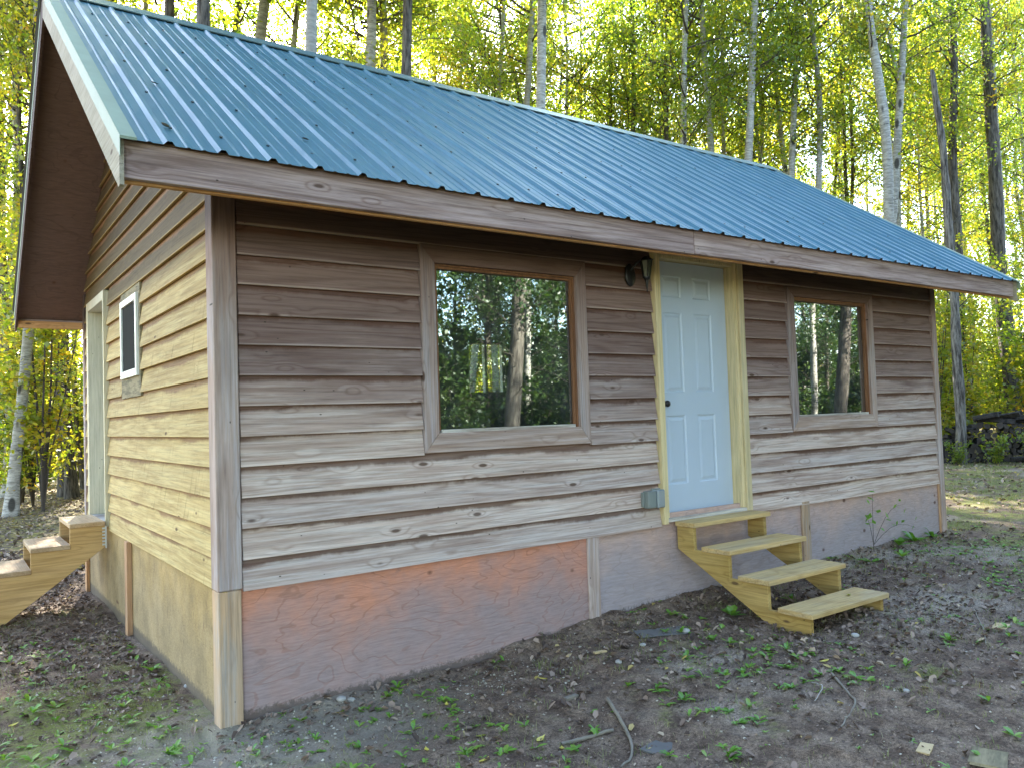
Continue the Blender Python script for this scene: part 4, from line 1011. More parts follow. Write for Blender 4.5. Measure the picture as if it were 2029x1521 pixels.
# saplings and bushes of the understorey
def bush_meshes(seed, H, Rm, ns, nl, size, mat, spread=0.22, low=0.15):
    rs = np.random.default_rng(seed); B = Acc(); Cs = []; vs = []
    for q in range(ns):
        az = rs.uniform(0, 6.28); h = H * rs.uniform(0.55, 1.0); Lr = Rm * rs.uniform(0.2, 0.9); t_ = np.linspace(0, 1, 7)
        P = np.stack([np.cos(az) * Lr * t_ ** 1.3, np.sin(az) * Lr * t_ ** 1.3, h * t_], -1) + np.cumsum(rs.normal(0, 0.03, (7, 3)), 0) * h * t_[:, None] * 0.5
        V, F = tube(P, np.linspace(0.004 + 0.004 * h, 0.003, 7), 5, False); B.add(V, F)
        for c in range(int(5 * h) + 4):
            s = low + (1 - low) * rs.random(); b = np.array([np.interp(s, t_, P[:, d]) for d in range(3)])
            a2 = rs.uniform(0, 6.28); L = rs.uniform(0.15, 0.55) * min(1.2, 0.35 + h * 0.25)
            e = b + np.array([math.cos(a2) * L, math.sin(a2) * L, rs.uniform(0, 0.5) * L])
            V, F = tube([b, e], [0.005, 0.002], 3, False); B.add(V, F)
            m = int(nl * rs.uniform(0.5, 1.5)); f = rs.random((m, 1))
            Cs.append(b + (e - b) * (0.2 + 0.9 * f) + rs.normal(0, spread * L, (m, 3)))
            vs.append(np.clip(rs.normal(rs.uniform(0.2, 0.8), 0.15, m), 0, 1))
    V, F = leaf_quads(np.concatenate(Cs), size, rs, 0.75, 0.5)
    return raw_mesh('foliage', V, F, MAT[mat], v=np.concatenate(vs)), B.mesh('stems', MAT['twig'])
BU = [bush_meshes(400, 3.4, 1.1, 7, 22, 0.095, 'leafy'), bush_meshes(401, 4.6, 1.2, 6, 24, 0.090, 'leaf'), bush_meshes(402, 2.2, 0.9, 8, 18, 0.10, 'leafy'),
      bush_meshes(403, 5.6, 1.5, 7, 24, 0.085, 'leafy'), bush_meshes(404, 1.2, 0.7, 9, 12, 0.085, 'leaf')]
BUD = [bush_meshes(410, 3.0, 1.3, 9, 24, 0.11, 'leafd'), bush_meshes(411, 1.8, 1.1, 9, 20, 0.10, 'leafd')]
def bush(x, y, s, m, label, group, nm='bush'):
    root = empty(nm, (x, y, float(ground_z(x, y, False)) - 0.03), label, 'bush', group, (rs.uniform(-.05, .05), rs.uniform(-.05, .05), rs.uniform(0, 6.28)))
    plink('foliage', m[0], root, scale=s); plink('stems', m[1], root, scale=s)['kind'] = 'stuff'; return root
n = 0
while n < 42:                                        # to the left and behind, between cabin corner and picture edge
    x, y = rs.uniform(-3.5, 7), rs.uniform(9.5, 34)
    if y < 12.5 and x > -0.6: continue
    bush(x, y, rs.uniform(0.8, 1.4), rs.choice(BU[:4]), 'yellow green sapling in the sunlit undergrowth left of the cabin', 'saplings left of the cabin'); n += 1
n = 0
while n < 85:                                        # to the right, beyond the woodpile
    d = rs.uniform(21.5, 46); az = rs.uniform(R(55), R(72)); x, y = CP[0] + d * math.sin(az), CP[1] + d * math.cos(az)
    bush(x, y, rs.uniform(0.7, 1.35), rs.choice(BU[:4]), 'golden leaved sapling in the sunlit undergrowth right of the cabin', 'saplings right of the cabin'); n += 1
n = 0
while n < 65:                                        # behind the roof
    d = rs.uniform(27, 46); az = rs.uniform(R(14), R(56)); x, y = CP[0] + d * math.sin(az), CP[1] + d * math.cos(az)
    if y < 8.5 and x < 15: continue
    bush(x, y, rs.uniform(1.0, 1.7), rs.choice([BU[0], BU[1], BU[3]]), 'tall sapling behind the cabin with its top above the roof line', 'tall saplings behind the cabin'); n += 1
n = 0
while n < 120:
    x, y = rs.uniform(1, 48), rs.uniform(-32, -10.5)
    if any(abs((x - CP[0]) * (b - 4.6) - (y - 4.6) * (a - CP[0])) / math.hypot(a - CP[0], b - 4.6) < 1.3 and y > b for a, b in ((10.32, -11.79), (23.67, -11.09))) and rs.random() < 0.7: continue
    bush(x, y, rs.uniform(1.1, 2.1), rs.choice(BUD), 'dark bush across the clearing that shows mirrored in the front windows', 'bushes mirrored in the front windows'); n += 1
# the wood beyond, which nobody could count
rs2 = np.random.default_rng(77); N = 110000
dist = rs2.uniform(40, 75, N); az = rs2.uniform(R(-30), R(190), N)
z = np.abs(rs2.normal(0, 1, N)) ** 1.0 * 5.0
cl = (vnoise(az * 40, z * 0.6 + dist * 0.3) > 0.38)
dist, az, z = dist[cl], az[cl], z[cl]
V, F = leaf_quads(np.stack([CP[0] + dist * np.sin(az), CP[1] + dist * np.cos(az), z - 0.6], -1), 0.30, rs2)
link('distant_undergrowth', raw_mesh('distant_undergrowth', V, F, MAT['leafy'], v=rs2.random(len(F))), kind='stuff', label='sunlit leafy mass of the far wood', cat='undergrowth')

# ------------------------------------------------------------------ woodpile of dark split logs
def log_mesh(seed):
    rs = np.random.default_rng(seed); bm = bmesh.new(); L = 0.40; n = 9; half = seed % 3
    ring = []
    for x in (0, L):
        row = []
        for q in range(n):
            a = 2 * math.pi * q / n; r = 0.066 * (1 + 0.12 * math.sin(q * 2.3 + seed)); yy, zz = r * math.cos(a), r * math.sin(a)
            if half == 1: zz = max(zz, -0.012)
            if half == 2: yy = max(yy, -0.02); zz = max(zz, -0.035)
            row.append(bm.verts.new((x, yy, zz)))
        ring.append(row)
    for q in range(n):
        try: bm.faces.new((ring[0][q], ring[0][(q + 1) % n], ring[1][(q + 1) % n], ring[1][q]))
        except ValueError: pass
    a = bm.faces.new(ring[0][::-1]); b = bm.faces.new(ring[1]); a.material_index = 1; b.material_index = 1
    return bm_mesh('firewood_log', bm, [MAT['logbark'], MAT['logend']])
LM = [log_mesh(q) for q in range(9)]
pdir = np.array([0.385, -0.923]); vdir = np.array([0.923, 0.385])      # along the pile, and away from the viewer
p0 = np.array([17.75, 5.0]); n = 0
for row in range(8):
    for q in range(21):
        u = q * 0.135 + (row % 2) * 0.067 + rs.uniform(-0.02, 0.02)
        hmax = 0.90 * min(1, 0.35 + u / 1.1) + 0.08 * math.sin(u * 3)
        zz = 0.03 + row * 0.112 + rs.uniform(-0.012, 0.012)
        if zz > hmax: continue
        off = rs.uniform(-0.07, 0.07) - 0.10
        px_, py_ = p0 + pdir * u + vdir * off
        o = bpy.data.objects.new('firewood_log', rs.choice(LM)); COL.objects.link(o)
        o.location = (px_, py_, float(ground_z(px_, py_, False)) + zz + 0.03)
        o.rotation_euler = (rs.uniform(0, 6.28), rs.uniform(-0.12, 0.12), math.atan2(vdir[1], vdir[0]) + rs.uniform(-0.3, 0.3))
        s = rs.uniform(0.8, 1.2); o.scale = (1, s, s)
        o['label'] = 'dark weathered log in the low woodpile right of the cabin'; o['category'] = 'log'; o['group'] = 'logs in the woodpile'; n += 1
for q in range(26):                                  # logs lying slantwise along the crest and thrown down in front
    u = rs.uniform(0, 2.8); top = 0.95 * min(1, 0.35 + u / 1.1) if q < 18 else 0.03
    px_, py_ = p0 + pdir * u + vdir * (rs.uniform(-0.05, 0.1) if q < 18 else rs.uniform(-0.45, -0.25))
    o = bpy.data.objects.new('firewood_log', rs.choice(LM)); COL.objects.link(o)
    o.location = (px_, py_, float(ground_z(px_, py_, False)) + top + 0.05); o.scale = (1.4, 1, 1)
    o.rotation_euler = (rs.uniform(0, 6), rs.uniform(-0.25, 0.25), math.atan2(pdir[1], pdir[0]) + rs.uniform(-0.6, 0.6))
    o['label'] = 'dark weathered log in the low woodpile right of the cabin'; o['category'] = 'log'; o['group'] = 'logs in the woodpile'
for (u, v_, s, m, lb) in ((0.55, -0.9, 0.55, 4, 'small green bush at the foot of the woodpile, nearest the snag'), (1.3, -0.8, 0.65, 4, 'broad leafy plant growing in front of the middle of the woodpile'),
                          (2.1, -0.9, 0.7, 4, 'leafy plant in front of the right part of the woodpile'), (-0.5, -0.6, 0.4, 4, 'low yellowing plant between cabin corner and woodpile'),
                          (-0.2, 0.9, 0.6, 2, 'yellow leaved sapling behind the left end of the woodpile'), (1.6, 1.2, 0.6, 2, 'golden sapling directly behind the woodpile')):
    x, y = p0 + pdir * u + vdir * v_; bush(x, y, s, BU[m], lb, None, 'low_bush')

# ------------------------------------------------------------------ things lying and growing on the ground
rg = np.random.default_rng(99)
def scatter(n, x0, x1, y0, y1, dens=None):
    x = rg.uniform(x0, x1, n); y = rg.uniform(y0, y1, n)
    if dens is not None:
        k = rg.random(n) < dens(x, y); x, y = x[k], y[k]
    inside = (x > -0.16) & (x < 8.05) & (y > -0.01) & (y < 5.3)
    x, y = x[~inside], y[~inside]
    return x, y
# dry leaf litter: curled little leaves, thick along the walls and under the steps
def litter_dens(x, y):
    wall = np.exp(-np.clip(-y, 0, 9) / 0.22) * ((x > -0.2) & (x < 8)) * (y < 0.05)
    steps = np.exp(-(((x - 4.1) / 1.3) ** 2 + ((y + 1.15) / 0.75) ** 2)) * 1.2
    gab = np.exp(-np.clip(-0.16 - x, 0, 9) / 0.5) * (y > 0.2) * np.clip((y - 0.2) / 1.2, 0.1, 1)
    left = ((y > 2.0) & (x < 0)) * 0.55
    base = 0.05 + 0.16 * (vnoise(x * 1.4, y * 1.4) > 0.6)
    wall = np.maximum(wall, 1.0 * np.exp(-np.clip(-y, 0, 9) / 0.12) * (x > -0.2) * (x < 8) * (y < 0.05))
    return np.clip(wall + steps + gab + left + base, 0, 1)
def litter(name, x, y, size, mat, v, lift=0.004):
    n = len(x); a = rg.uniform(0, 6.28, n); tl = rg.normal(0, 0.35, (n, 2)); s = size * rg.uniform(0.6, 1.3, n)
    cu = rg.uniform(0.05, 0.35, n)
    loc = np.array([[0.5, 0, 0], [0.15, 0.30, 1], [-0.35, 0.22, 0.8], [-0.5, 0, 0.1], [-0.35, -0.22, 0.8], [0.15, -0.30, 1]])
    V = np.zeros((n, 6, 3))
    for q in range(6):
        lx_, ly_, lz_ = loc[q]
        V[:, q, 0] = x + s * (lx_ * np.cos(a) - ly_ * np.sin(a)); V[:, q, 1] = y + s * (lx_ * np.sin(a) + ly_ * np.cos(a))
        V[:, q, 2] = s * (lz_ * cu + lx_ * tl[:, 0] + ly_ * tl[:, 1])
    V[:, :, 2] += ground_z(x, y)[:, None] - V[:, :, 2].min(1)[:, None] * 0.8 + lift
    b = np.arange(n)[:, None] * 6
    F = np.concatenate([b + [0, 1, 2, 3], b + [0, 3, 4, 5]])
    return raw_mesh(name, V.reshape(-1, 3), F, mat, v=np.concatenate([v, v]))
x, y = scatter(60000, -3.2, 9, -3.4, 9, litter_dens)
v = np.clip(rg.normal(0.42, 0.25, len(x)), 0, 1); 
link('leaf_litter', litter('leaf_litter', x, y, 0.042, MAT['litter'], v), kind='stuff', label='brown curled dead leaves along the walls and around the steps', cat='leaf litter')
x, y = scatter(16000, 8, 24, -4, 22, lambda x, y: 0.25 + 0.5 * (vnoise(x * .8, y * .8) > 0.5)); x2, y2 = scatter(16000, -6, 9, 6, 22)
x, y = np.concatenate([x, x2]), np.concatenate([y, y2])
link('fallen_leaves', litter('fallen_leaves', x, y, 0.065, MAT['litter'], np.clip(rg.normal(0.68, 0.3, len(x)), 0, 1)), kind='stuff', label='thin cover of autumn leaves on the ground toward the wood', cat='fallen leaves')
x, y = scatter(70000, -2.6, 8.5, -3.4, 6, lambda x, y: np.clip(0.10 + 0.5 * (vnoise(x * 2.1 + 3, y * 2.1) > 0.5) + 0.6 * litter_dens(x, y), 0, 1))
link('soil_crumbs', litter('soil_crumbs', x, y, 0.015, MAT['litter'], np.clip(rg.normal(0.38, 0.30, len(x)), 0, 0.97)), kind='stuff', label='crumbs of bark, twigs and broken leaves over the soil', cat='debris')
# gravel chips
def gravel_dens(x, y):
    d1 = np.exp(-(((x + 0.05) / 0.7) ** 2 + ((y + 0.25) / 0.45) ** 2)); d2 = np.exp(-(((x - 1.5) / 0.7) ** 2 + ((y + 0.42) / 0.22) ** 2)) * 0.9
    d3 = np.exp(-(((x + 0.55) / 0.35) ** 2 + ((y - 1.1) / 0.9) ** 2)) * 0.9; d4 = 0.05 + 0.12 * (vnoise(x * 2, y * 2 + 9) > 0.66)
    return np.clip(d1 + d2 + d3 + d4, 0, 1)
x, y = scatter(52000, -2.2, 8.0, -3.4, 3.2, gravel_dens)
n = len(x); r_ = np.clip(rg.lognormal(-5.35, 0.45, n), 0.002, 0.014); oc = np.array([[1, 0, 0], [0, 1, 0], [-1, 0, 0], [0, -1, 0], [0, 0, 0.75], [0, 0, -0.75]])
V = oc[None] * r_[:, None, None] * rg.uniform(0.6, 1.4, (n, 6, 1)); a = rg.uniform(0, 6.28, n)[:, None]
Vx = V[..., 0] * np.cos(a) - V[..., 1] * np.sin(a); Vy = V[..., 0] * np.sin(a) + V[..., 1] * np.cos(a)
V = np.stack([Vx + x[:, None], Vy + y[:, None], V[..., 2] + ground_z(x, y)[:, None] + 0.002], -1)
F = np.array([[0, 1, 4], [1, 2, 4], [2, 3, 4], [3, 0, 4], [1, 0, 5], [2, 1, 5], [3, 2, 5], [0, 3, 5]])
link('gravel', raw_mesh('gravel', V.reshape(-1, 3), (F[None] + np.arange(n)[:, None, None] * 6).reshape(-1, 3), MAT['gravel'], v=np.repeat(np.clip(rg.normal(0.6, 0.3, n), 0, 1), 8)),
     kind='stuff', label='pale crushed gravel strewn near the corner post', cat='gravel')
# grass blades
def blades(x, y, h, lean, w):
    n = len(x); a = rg.uniform(0, 6.28, n); z = ground_z(x, y) - 0.004; dx, dy = np.cos(a), np.sin(a); hh = h * rg.uniform(0.4, 1.3, n); ll = lean * rg.uniform(0.3, 1.5, n) * hh
    px_, py_ = -dy * w, dx * w
    A0 = np.stack([x - px_, y - py_, z], -1); A1 = np.stack([x + px_, y + py_, z], -1)
    m = np.stack([x + dx * ll * 0.35, y + dy * ll * 0.35, z + hh * 0.6], -1); B0 = m - np.stack([px_, py_, 0 * x], -1) * 0.8; B1 = m + np.stack([px_, py_, 0 * x], -1) * 0.8
    Cc = np.stack([x + dx * ll, y + dy * ll, z + hh * (1 - 0.2 * lean)], -1)
    V = np.stack([A0, A1, B1, B0, Cc], 1).reshape(-1, 3); b = np.arange(n)[:, None] * 5
    return V, np.concatenate([b + [0, 1, 2], b + [0, 2, 3], b + [3, 2, 4]])
def tufts(nt, per, rad, x0, x1, y0, y1, dens):
    cx, cy_ = scatter(nt, x0, x1, y0, y1, dens); k = per
    x = np.repeat(cx, k) + rg.normal(0, rad, len(cx) * k); y = np.repeat(cy_, k) + rg.normal(0, rad, len(cx) * k)
    ins = (x > -0.15) & (x < 8.03) & (y > 0.0) & (y < 5.25); return x[~ins], y[~ins], np.repeat(rg.random(len(cx)), k)[~ins]
GA = Acc()
x, y, tv = tufts(5200, 9, 0.03, -2.5, 9, -3.4, 4, lambda x, y: 0.30 + 0.5 * (vnoise(x * 1.8 + 4, y * 1.8) > 0.55))
V, F = blades(x, y, 0.045, 0.8, 0.0013); GA.add(V, F, np.tile(np.clip(tv * 0.6 + rg.normal(0.25, 0.15, len(x)), 0, 1), 3))
x, y, tv = tufts(5200, 16, 0.07, 5.6, 24, -5, 7, lambda x, y: np.clip((x - 5.5) / 4.5, 0, 1) * (0.25 + 0.75 * (vnoise(x * 0.7, y * 0.7) > 0.42)) * np.clip(1.2 - abs(y - 0.5) / 6, 0, 1))
V, F = blades(x, y, 0.055, 0.7, 0.0022); GA.add(V, F, np.tile(np.clip(tv * 0.5 + rg.normal(0.3, 0.15, len(x)), 0, 1), 3))
x, y = scatter(9000, -2.4, 8, -3.3, 3.5, lambda x, y: 0.25 + 0.75 * (vnoise(x * 2.3 + 14, y * 2.3 + 5) > 0.52))
V, F = blades(x, y, 0.030, 2.2, 0.0012); V[2::5, 2] -= 0.008; V[3::5, 2] -= 0.008; V[4::5, 2] = ground_z(V[4::5, 0], V[4::5, 1]) + 0.004
GA.add(V, F, np.tile(np.clip(rg.normal(0.9, 0.1, len(x)), 0, 1), 3))
link('grass', GA.mesh('grass', MAT['grass']), kind='stuff', label='thin patchy grass on the bare ground', cat='grass')
# weeds: rosettes of longish leaves
def weed(A, x, y, n, L, rs, upr=0.5, wd=0.32):
    z = float(ground_z(x, y))
    for q in range(n):
        a = rs.uniform(0, 6.28); l = L * rs.uniform(0.5, 1.2); e = rs.uniform(0.15, 1.0) * upr; t_ = np.array([0.0, 0.35, 0.7, 1.0])
        r_ = l * t_ * math.cos(e); zz = l * np.sin(e) * t_ * (1.25 - 0.55 * t_) ; w = l * wd * np.array([0.10, 0.9, 0.85, 0.03])
        dx, dy = math.cos(a), math.sin(a); V = []
        for k in range(4):
            cx, cy_ = x + dx * r_[k], y + dy * r_[k]; hz = z + 0.004 + zz[k]
            V += [(cx - dy * w[k] * .5, cy_ + dx * w[k] * .5, hz + w[k] * 0.12), (cx, cy_, hz), (cx + dy * w[k] * .5, cy_ - dx * w[k] * .5, hz + w[k] * 0.12)]
        F = []
        for k in range(3):
            b = k * 3; F += [(b, b + 1, b + 4, b + 3), (b + 1, b + 2, b + 5, b + 4)]
        A.add(V, F, min(1, max(0, rs.gauss(0.5, 0.22))))
rw = random.Random(5); WA = Acc()
x, y = scatter(7500, -2.6, 9.5, -3.4, 3.0, lambda x, y: 0.10 + 0.60 * (vnoise(x * 1.3 + 2, y * 1.3 + 8) > 0.5) * np.clip(1.1 - 0.05 * x, 0, 1))
k = ~((np.abs(x - 4.0) < 0.7) & (y > -1.4) & (y < 0)); x, y = x[k], y[k]
for a, b in zip(x, y): weed(WA, a, b, rw.randint(2, 8), rw.choice((0.022, 0.03, 0.04, 0.055, 0.065)), rw, rw.uniform(0.3, 1.1), rw.uniform(0.25, 0.5))
link('small_weeds', WA.mesh('small_weeds', MAT['weed']), kind='stuff', label='scattered little green weeds on the dirt', cat='weeds')
PL = [(3.52, -0.55, 0.11, 16, 'bright green leafy weed left of the front steps'), (3.72, -0.62, 0.075, 9, 'yellowish green weed against the foot of the steps'), (2.89, -0.61, 0.06, 9, 'small grassy weed by the flat grey board'),
      (4.11, -1.88, 0.075, 13, 'green weed tuft on bare dirt right of the steps'), (4.39, -2.14, 0.05, 8, 'smaller green weed nearest the right edge'), (2.53, -0.98, 0.07, 9, 'green weed midway between steps and foreground'),
      (1.94, -1.05, 0.055, 8, 'pair of broad weed leaves in the middle foreground'), (1.42, -1.34, 0.06, 4, 'two pale green leaves beside the grey stick'), (2.36, -1.27, 0.065, 7, 'weed right of the curved stick'),
      (1.54, -1.75, 0.06, 8, 'weed at the bottom edge left of centre right'), (1.75, -1.95, 0.07, 8, 'upright weed at the bottom edge'), (0.68, -0.42, 0.05, 8, 'small weed near the plywood by the corner'),
      (-0.2, 1.47, 0.085, 12, 'grey green weed clump beside the gable wall'), (-0.95, 1.25, 0.07, 7, 'weed clump at the far left on the moss'), (-0.44, -0.1, 0.05, 8, 'small bright weed in the moss at bottom left'),
      (3.07, -1.72, 0.07, 9, 'weed in front of the steps'), (3.41, -1.96, 0.06, 9, 'weed right of the bottom step'), (1.05, -1.03, 0.05, 6, 'weed by a yellow leaf in the foreground'),
      (6.75, -0.12, 0.15, 10, 'broad leaved plant against the right skirting'), (7.1, -0.10, 0.18, 10, 'tall broad leaved plant near the right corner post'), (7.55, -0.06, 0.15, 10, 'leafy plant at the foot of the right corner post'),
      (5.9, -0.30, 0.13, 10, 'long leaved weed right of the steps by the wall'), (6.25, -0.42, 0.12, 10, 'curling weed in front of the sapling'), (3.95, -0.35, 0.10, 9, 'dark weed growing beneath the front steps'),
      (4.2, -0.6, 0.09, 8, 'weed under the middle treads'), (0.9, -0.10, 0.07, 9, 'weed against the orange plywood'), (3.2, -0.22, 0.08, 8, 'weed by the skirting left of the steps')]
for a, b, L, n, lb in PL:
    A = Acc(); weed(A, a, b, n, L, rw, 1.2, 0.36)
    link('weed_plant', A.mesh('weed_plant', MAT['weed']), label=lb, cat='weed')
# leafy sapling against the skirting
sp = empty('wall_sapling', (6.3, -0.10, float(ground_z(6.3, -0.1))), 'thin sapling with sparse leaves against the grey plywood skirting', 'sapling')
A = Acc(); B = Acc(); rsq = np.random.default_rng(8); cs = []
for d, L in (((0.02, -0.02, 1), 0.50), ((0.55, -0.15, 0.5), 0.55), ((-0.45, -0.1, 0.55), 0.32), ((0.8, -0.2, 0.15), 0.6)):
    t_ = np.linspace(0, 1, 6); d = np.array(d) / np.linalg.norm(d); P = d[None] * L * t_[:, None] + np.array([0, 0, 0.06]) + np.stack([0 * t_, 0 * t_, 0.12 * np.sin(t_ * 3)], -1)
    V, F = tube(P, np.linspace(0.0028, 0.001, 6), 5, False); A.add(V, F)
    for s in np.linspace(0.35, 1.0, 7): cs.append(P[0] + (P[-1] - P[0]) * s + np.array([0, 0, 0.12 * math.sin(s * 3)]) + rsq.normal(0, 0.03, 3))
V, F = tube([(0, 0, -0.02), (0, 0, 0.08)], [0.005, 0.004], 5, False); A.add(V, F)
V, F = leaf_quads(np.array(cs), 0.065, rsq, 0.6, 0.6)
plink('stem', A.mesh('stem', MAT['twig']), sp); plink('foliage', raw_mesh('foliage', V, F, MAT['weed'], v=rsq.random(len(F))), sp)

# single fallen leaves
def single_leaf(x, y, z, s, rot, mat, label, cat='leaf', group='fallen leaves that can be told apart', wide=0.42, curl=0.12):
    bm = bmesh.new(); n = 7; L = []
    for k in range(n):
        t_ = k / (n - 1); w = math.sin(math.pi * min(1, t_ * 1.05) ** 0.8) * wide * s if 0 < k < n - 1 else 0.01 * s; zc = curl * s * (2 * t_ - 1) ** 2
        L.append([bm.verts.new(((t_ - .5) * s, -w / 2 * 1.0, zc + w * 0.18)), bm.verts.new(((t_ - .5) * s, 0, zc)), bm.verts.new(((t_ - .5) * s, w / 2, zc + w * 0.18))])
    for k in range(n - 1):
        for c in (0, 1): bm.faces.new((L[k][c], L[k][c + 1], L[k + 1][c + 1], L[k + 1][c]))
    link('fallen_leaf', bm_mesh('fallen_leaf', bm, MAT[mat]), None, (x, y, z + 0.005), (random.uniform(-.2, .2), random.uniform(-.2, .2), rot), label=label, cat=cat, group=group)
for (x, y, s, r_, m, lb) in [(1.15, -1.22, 0.075, 0.3, 'yleaf', 'pale yellow leaf left of the grey stick end'), (1.20, -1.33, 0.07, 0.9, 'yleaf', 'bright yellow leaf touching the grey stick end'),
        (0.77, -1.26, 0.07, 0.2, 'yleaf', 'yellow leaf at the bottom edge'), (1.01, -0.50, 0.05, 1.0, 'yleaf', 'small pale leaf on the gravel'), (1.65, -0.59, 0.07, 2.2, 'yleaf', 'cream leaf beside the root fragments'),
        (-1.05, 0.97, 0.06, 0.3, 'yleaf', 'yellow leaf on the moss at far left'), (-0.12, 3.2, 0.06, 1.0, 'yleaf', 'orange yellow leaf beside the gable skirting'), (-0.28, 2.4, 0.055, 0.2, 'yleaf', 'yellow leaf in the brown litter'),
        (-0.2, 0.28, 0.045, 1.3, 'yleaf', 'small yellow leaf by the corner post foot'), (0.52, -0.16, 0.06, 0.1, 'gleaf', 'yellow green leaf right of the corner post'), (3.14, -1.58, 0.065, 2.4, 'yleaf', 'bright yellow leaf below the bottom step'),
        (3.62, -0.72, 0.11, 1.0, 'gleaf', 'large yellow green leaf beside the steps'), (3.09, -0.69, 0.05, 0.2, 'yleaf', 'small yellow leaf left of the steps'), (-0.70, 3.0, 0.05, 0.2, 'yleaf', 'tiny yellow leaf under the side steps'),
        (0.93, -0.98, 0.06, 2.8, 'gleaf', 'pale green leaf in the left foreground'), (0.62, -0.95, 0.06, 1.2, 'yleaf', 'faded yellow leaf near the bottom left')]:
    single_leaf(x, y, float(ground_z(x, y)), s, r_, m, lb)
single_leaf(4.18, -1.12, treads[3][1], 0.075, 0.2, 'gleaf', 'curled yellow green leaf lying on the bottom tread')
for (xx, s_, lb) in ((0.09 - 0.55, -0.35, 'curled brown leaf low on the metal roof near its left end'), (0.35, -0.1, 'dry twig cluster leaf on the left of the roof'), (-0.35, 0.6, 'pale curled leaf higher on the left of the roof'), (5.2, 0.1, 'small dark leaf on the right part of the roof')):
    yy = -0.6 + (s_ + 0.6) * 0.8; single_leaf(xx, yy, roofz(yy) + 0.012, 0.06, 0.4, 'litter' if 'MATX' in MAT else 'stick', lb)
# sticks
def stick(name, P, r0, r1, label, mat='stick', cat='stick'):
    P = np.array([(a, b, float(ground_z(a, b)) + r0 * 0.6 + c) for a, b, c in P]); kk = np.linspace(0, 1, 14); Q = np.stack([np.interp(kk, np.linspace(0, 1, len(P)), P[:, d]) for d in range(3)], -1)
    Q += np.random.default_rng(len(label)).normal(0, 0.002, Q.shape)
    V, F = tube(Q, np.linspace(r0, r1, 14), 8); link(name, raw_mesh(name, V, F, MAT[mat], True), label=label, cat=cat)
stick('stick', [(1.22, -1.30, 0), (1.38, -1.33, 0.004), (1.54, -1.35, 0.006)], 0.011, 0.009, 'straight broken grey stick in the foreground')
stick('stick', [(1.74, -1.09, 0.01), (1.65, -1.26, 0.01), (1.59, -1.39, 0.01), (1.50, -1.54, 0.005), (1.40, -1.63, 0), (1.30, -1.66, 0)], 0.012, 0.005, 'curved knobbly grey stick in the foreground')
stick('twig', [(2.75, -1.75, 0.01), (2.70, -1.85, 0.04), (2.62, -1.90, 0.045), (2.52, -1.92, 0.01)], 0.0035, 0.002, 'pale arched root loop near a weed', 'stone', 'twig')
stick('twig', [(3.05, -0.95, 0.0), (3.6, -1.5, 0.0)], 0.003, 0.002, 'thin straight twig in front of the steps', 'stick', 'twig')
stick('twig', [(4.9, -1.7, 0.005), (4.45, -1.95, 0.006), (4.15, -2.1, 0.002)], 0.005, 0.003, 'dark twig at the right on the dirt', 'stick', 'twig')
stick('twig', [(2.95, -1.75, 0.0), (2.72, -2.05, 0.004), (2.4, -2.15, 0.002)], 0.008, 0.004, 'reddish bark strip in the right foreground', 'stick', 'bark strip')
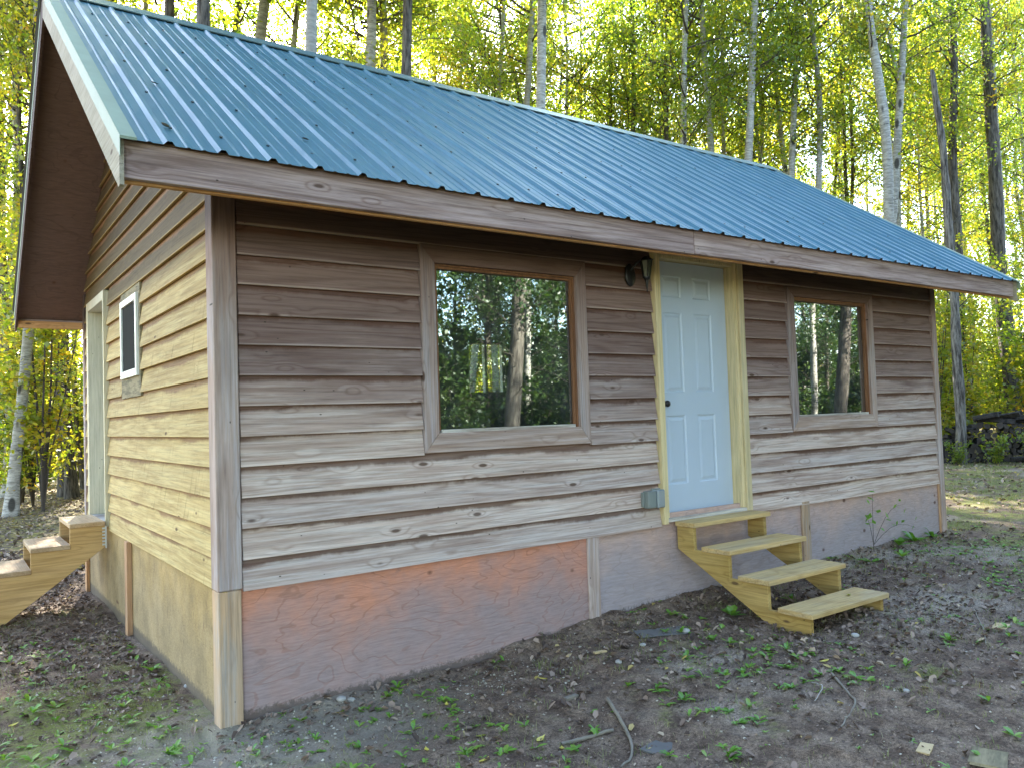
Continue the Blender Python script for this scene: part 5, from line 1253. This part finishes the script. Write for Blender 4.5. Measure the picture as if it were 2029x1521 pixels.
# boards, chips and stones
def slab(name, x, y, sx, sy, sz, rot, mat, label, cat, sink=0.0):
    bm = bmesh.new(); add_box(bm, (-sx / 2, -sy / 2, 0), (sx / 2, sy / 2, sz), min(sz, 0.004) * 0.4)
    for v_ in bm.verts: v_.co.x += random.uniform(-1, 1) * sx * 0.03; v_.co.y += random.uniform(-1, 1) * sy * 0.04
    link(name, bm_mesh(name, bm, mat), None, (x, y, float(ground_z(x, y)) - sink), (random.uniform(-.04, .04), random.uniform(-.04, .04), rot), label=label, cat=cat)
slab('board_scrap', 2.58, -2.79, 0.20, 0.15, 0.012, 0.35, MAT['board_moss'], 'thin rectangular greenish board scrap at bottom right', 'board')
slab('board_scrap', 2.80, -0.50, 0.34, 0.17, 0.010, -0.5, MAT['flat_stone'], 'flat dark grey board sunk in the dirt left of the steps', 'board', 0.003)
slab('board_scrap', 1.62, -1.62, 0.0 + 0.22, 0.11, 0.012, 0.2, MAT['flat_stone'], 'dark flat scrap at the bottom edge', 'board', 0.004)
slab('wood_chip', 2.19, -0.53, 0.095, 0.028, 0.012, -0.15, MAT['chip'], 'tan wood chip on dark soil, larger one', 'wood chip')
slab('wood_chip', 2.06, -0.36, 0.07, 0.02, 0.010, 0.5, MAT['chip'], 'tan wood chip nearer the batten, smaller one', 'wood chip')
slab('wood_chip', 2.47, -2.55, 0.13, 0.06, 0.010, 0.3, MAT['chip'], 'splintered pale bark chip above the greenish board', 'wood chip')
slab('wood_chip', 4.60, -2.0, 0.16, 0.09, 0.010, 0.2, MAT['chip'], 'reddish tan chip at the right edge', 'wood chip')
slab('wood_chip', 1.60, -0.93, 0.10, 0.035, 0.018, 0.1, MAT['stick'], 'short brown bark piece in the middle foreground', 'wood chip')
for (x, y, s, lb) in ((2.16, -0.74, 0.024, 'white stone in the middle of the dark soil'), (3.07, -2.14, 0.02, 'pale flat stone in the right foreground'), (3.72, -1.44, 0.028, 'pinkish pebble in front of the bottom step'),
                      (0.55, 0.0 - 0.05, 0.03, 'tan stone against the plywood near the corner'), (0.60, -0.08, 0.024, 'brown stone beside the tan stone at the plywood'), (2.93, -0.62, 0.03, 'round grey stone by the flat board'),
                      (2.52, -0.60, 0.022, 'small light stone left of the flat board'), (-0.08, 0.95, 0.03, 'grey stone beside the gable skirting')):
    bm = bmesh.new(); bmesh.ops.create_icosphere(bm, subdivisions=2, radius=s)
    for v_ in bm.verts: v_.co *= random.uniform(0.88, 1.1); v_.co.z *= 0.6
    link('stone', bm_mesh('stone', bm, MAT['stone'], True), None, (x, y, float(ground_z(x, y)) + s * 0.3), (0, 0, random.uniform(0, 6)), label=lb, cat='stone')
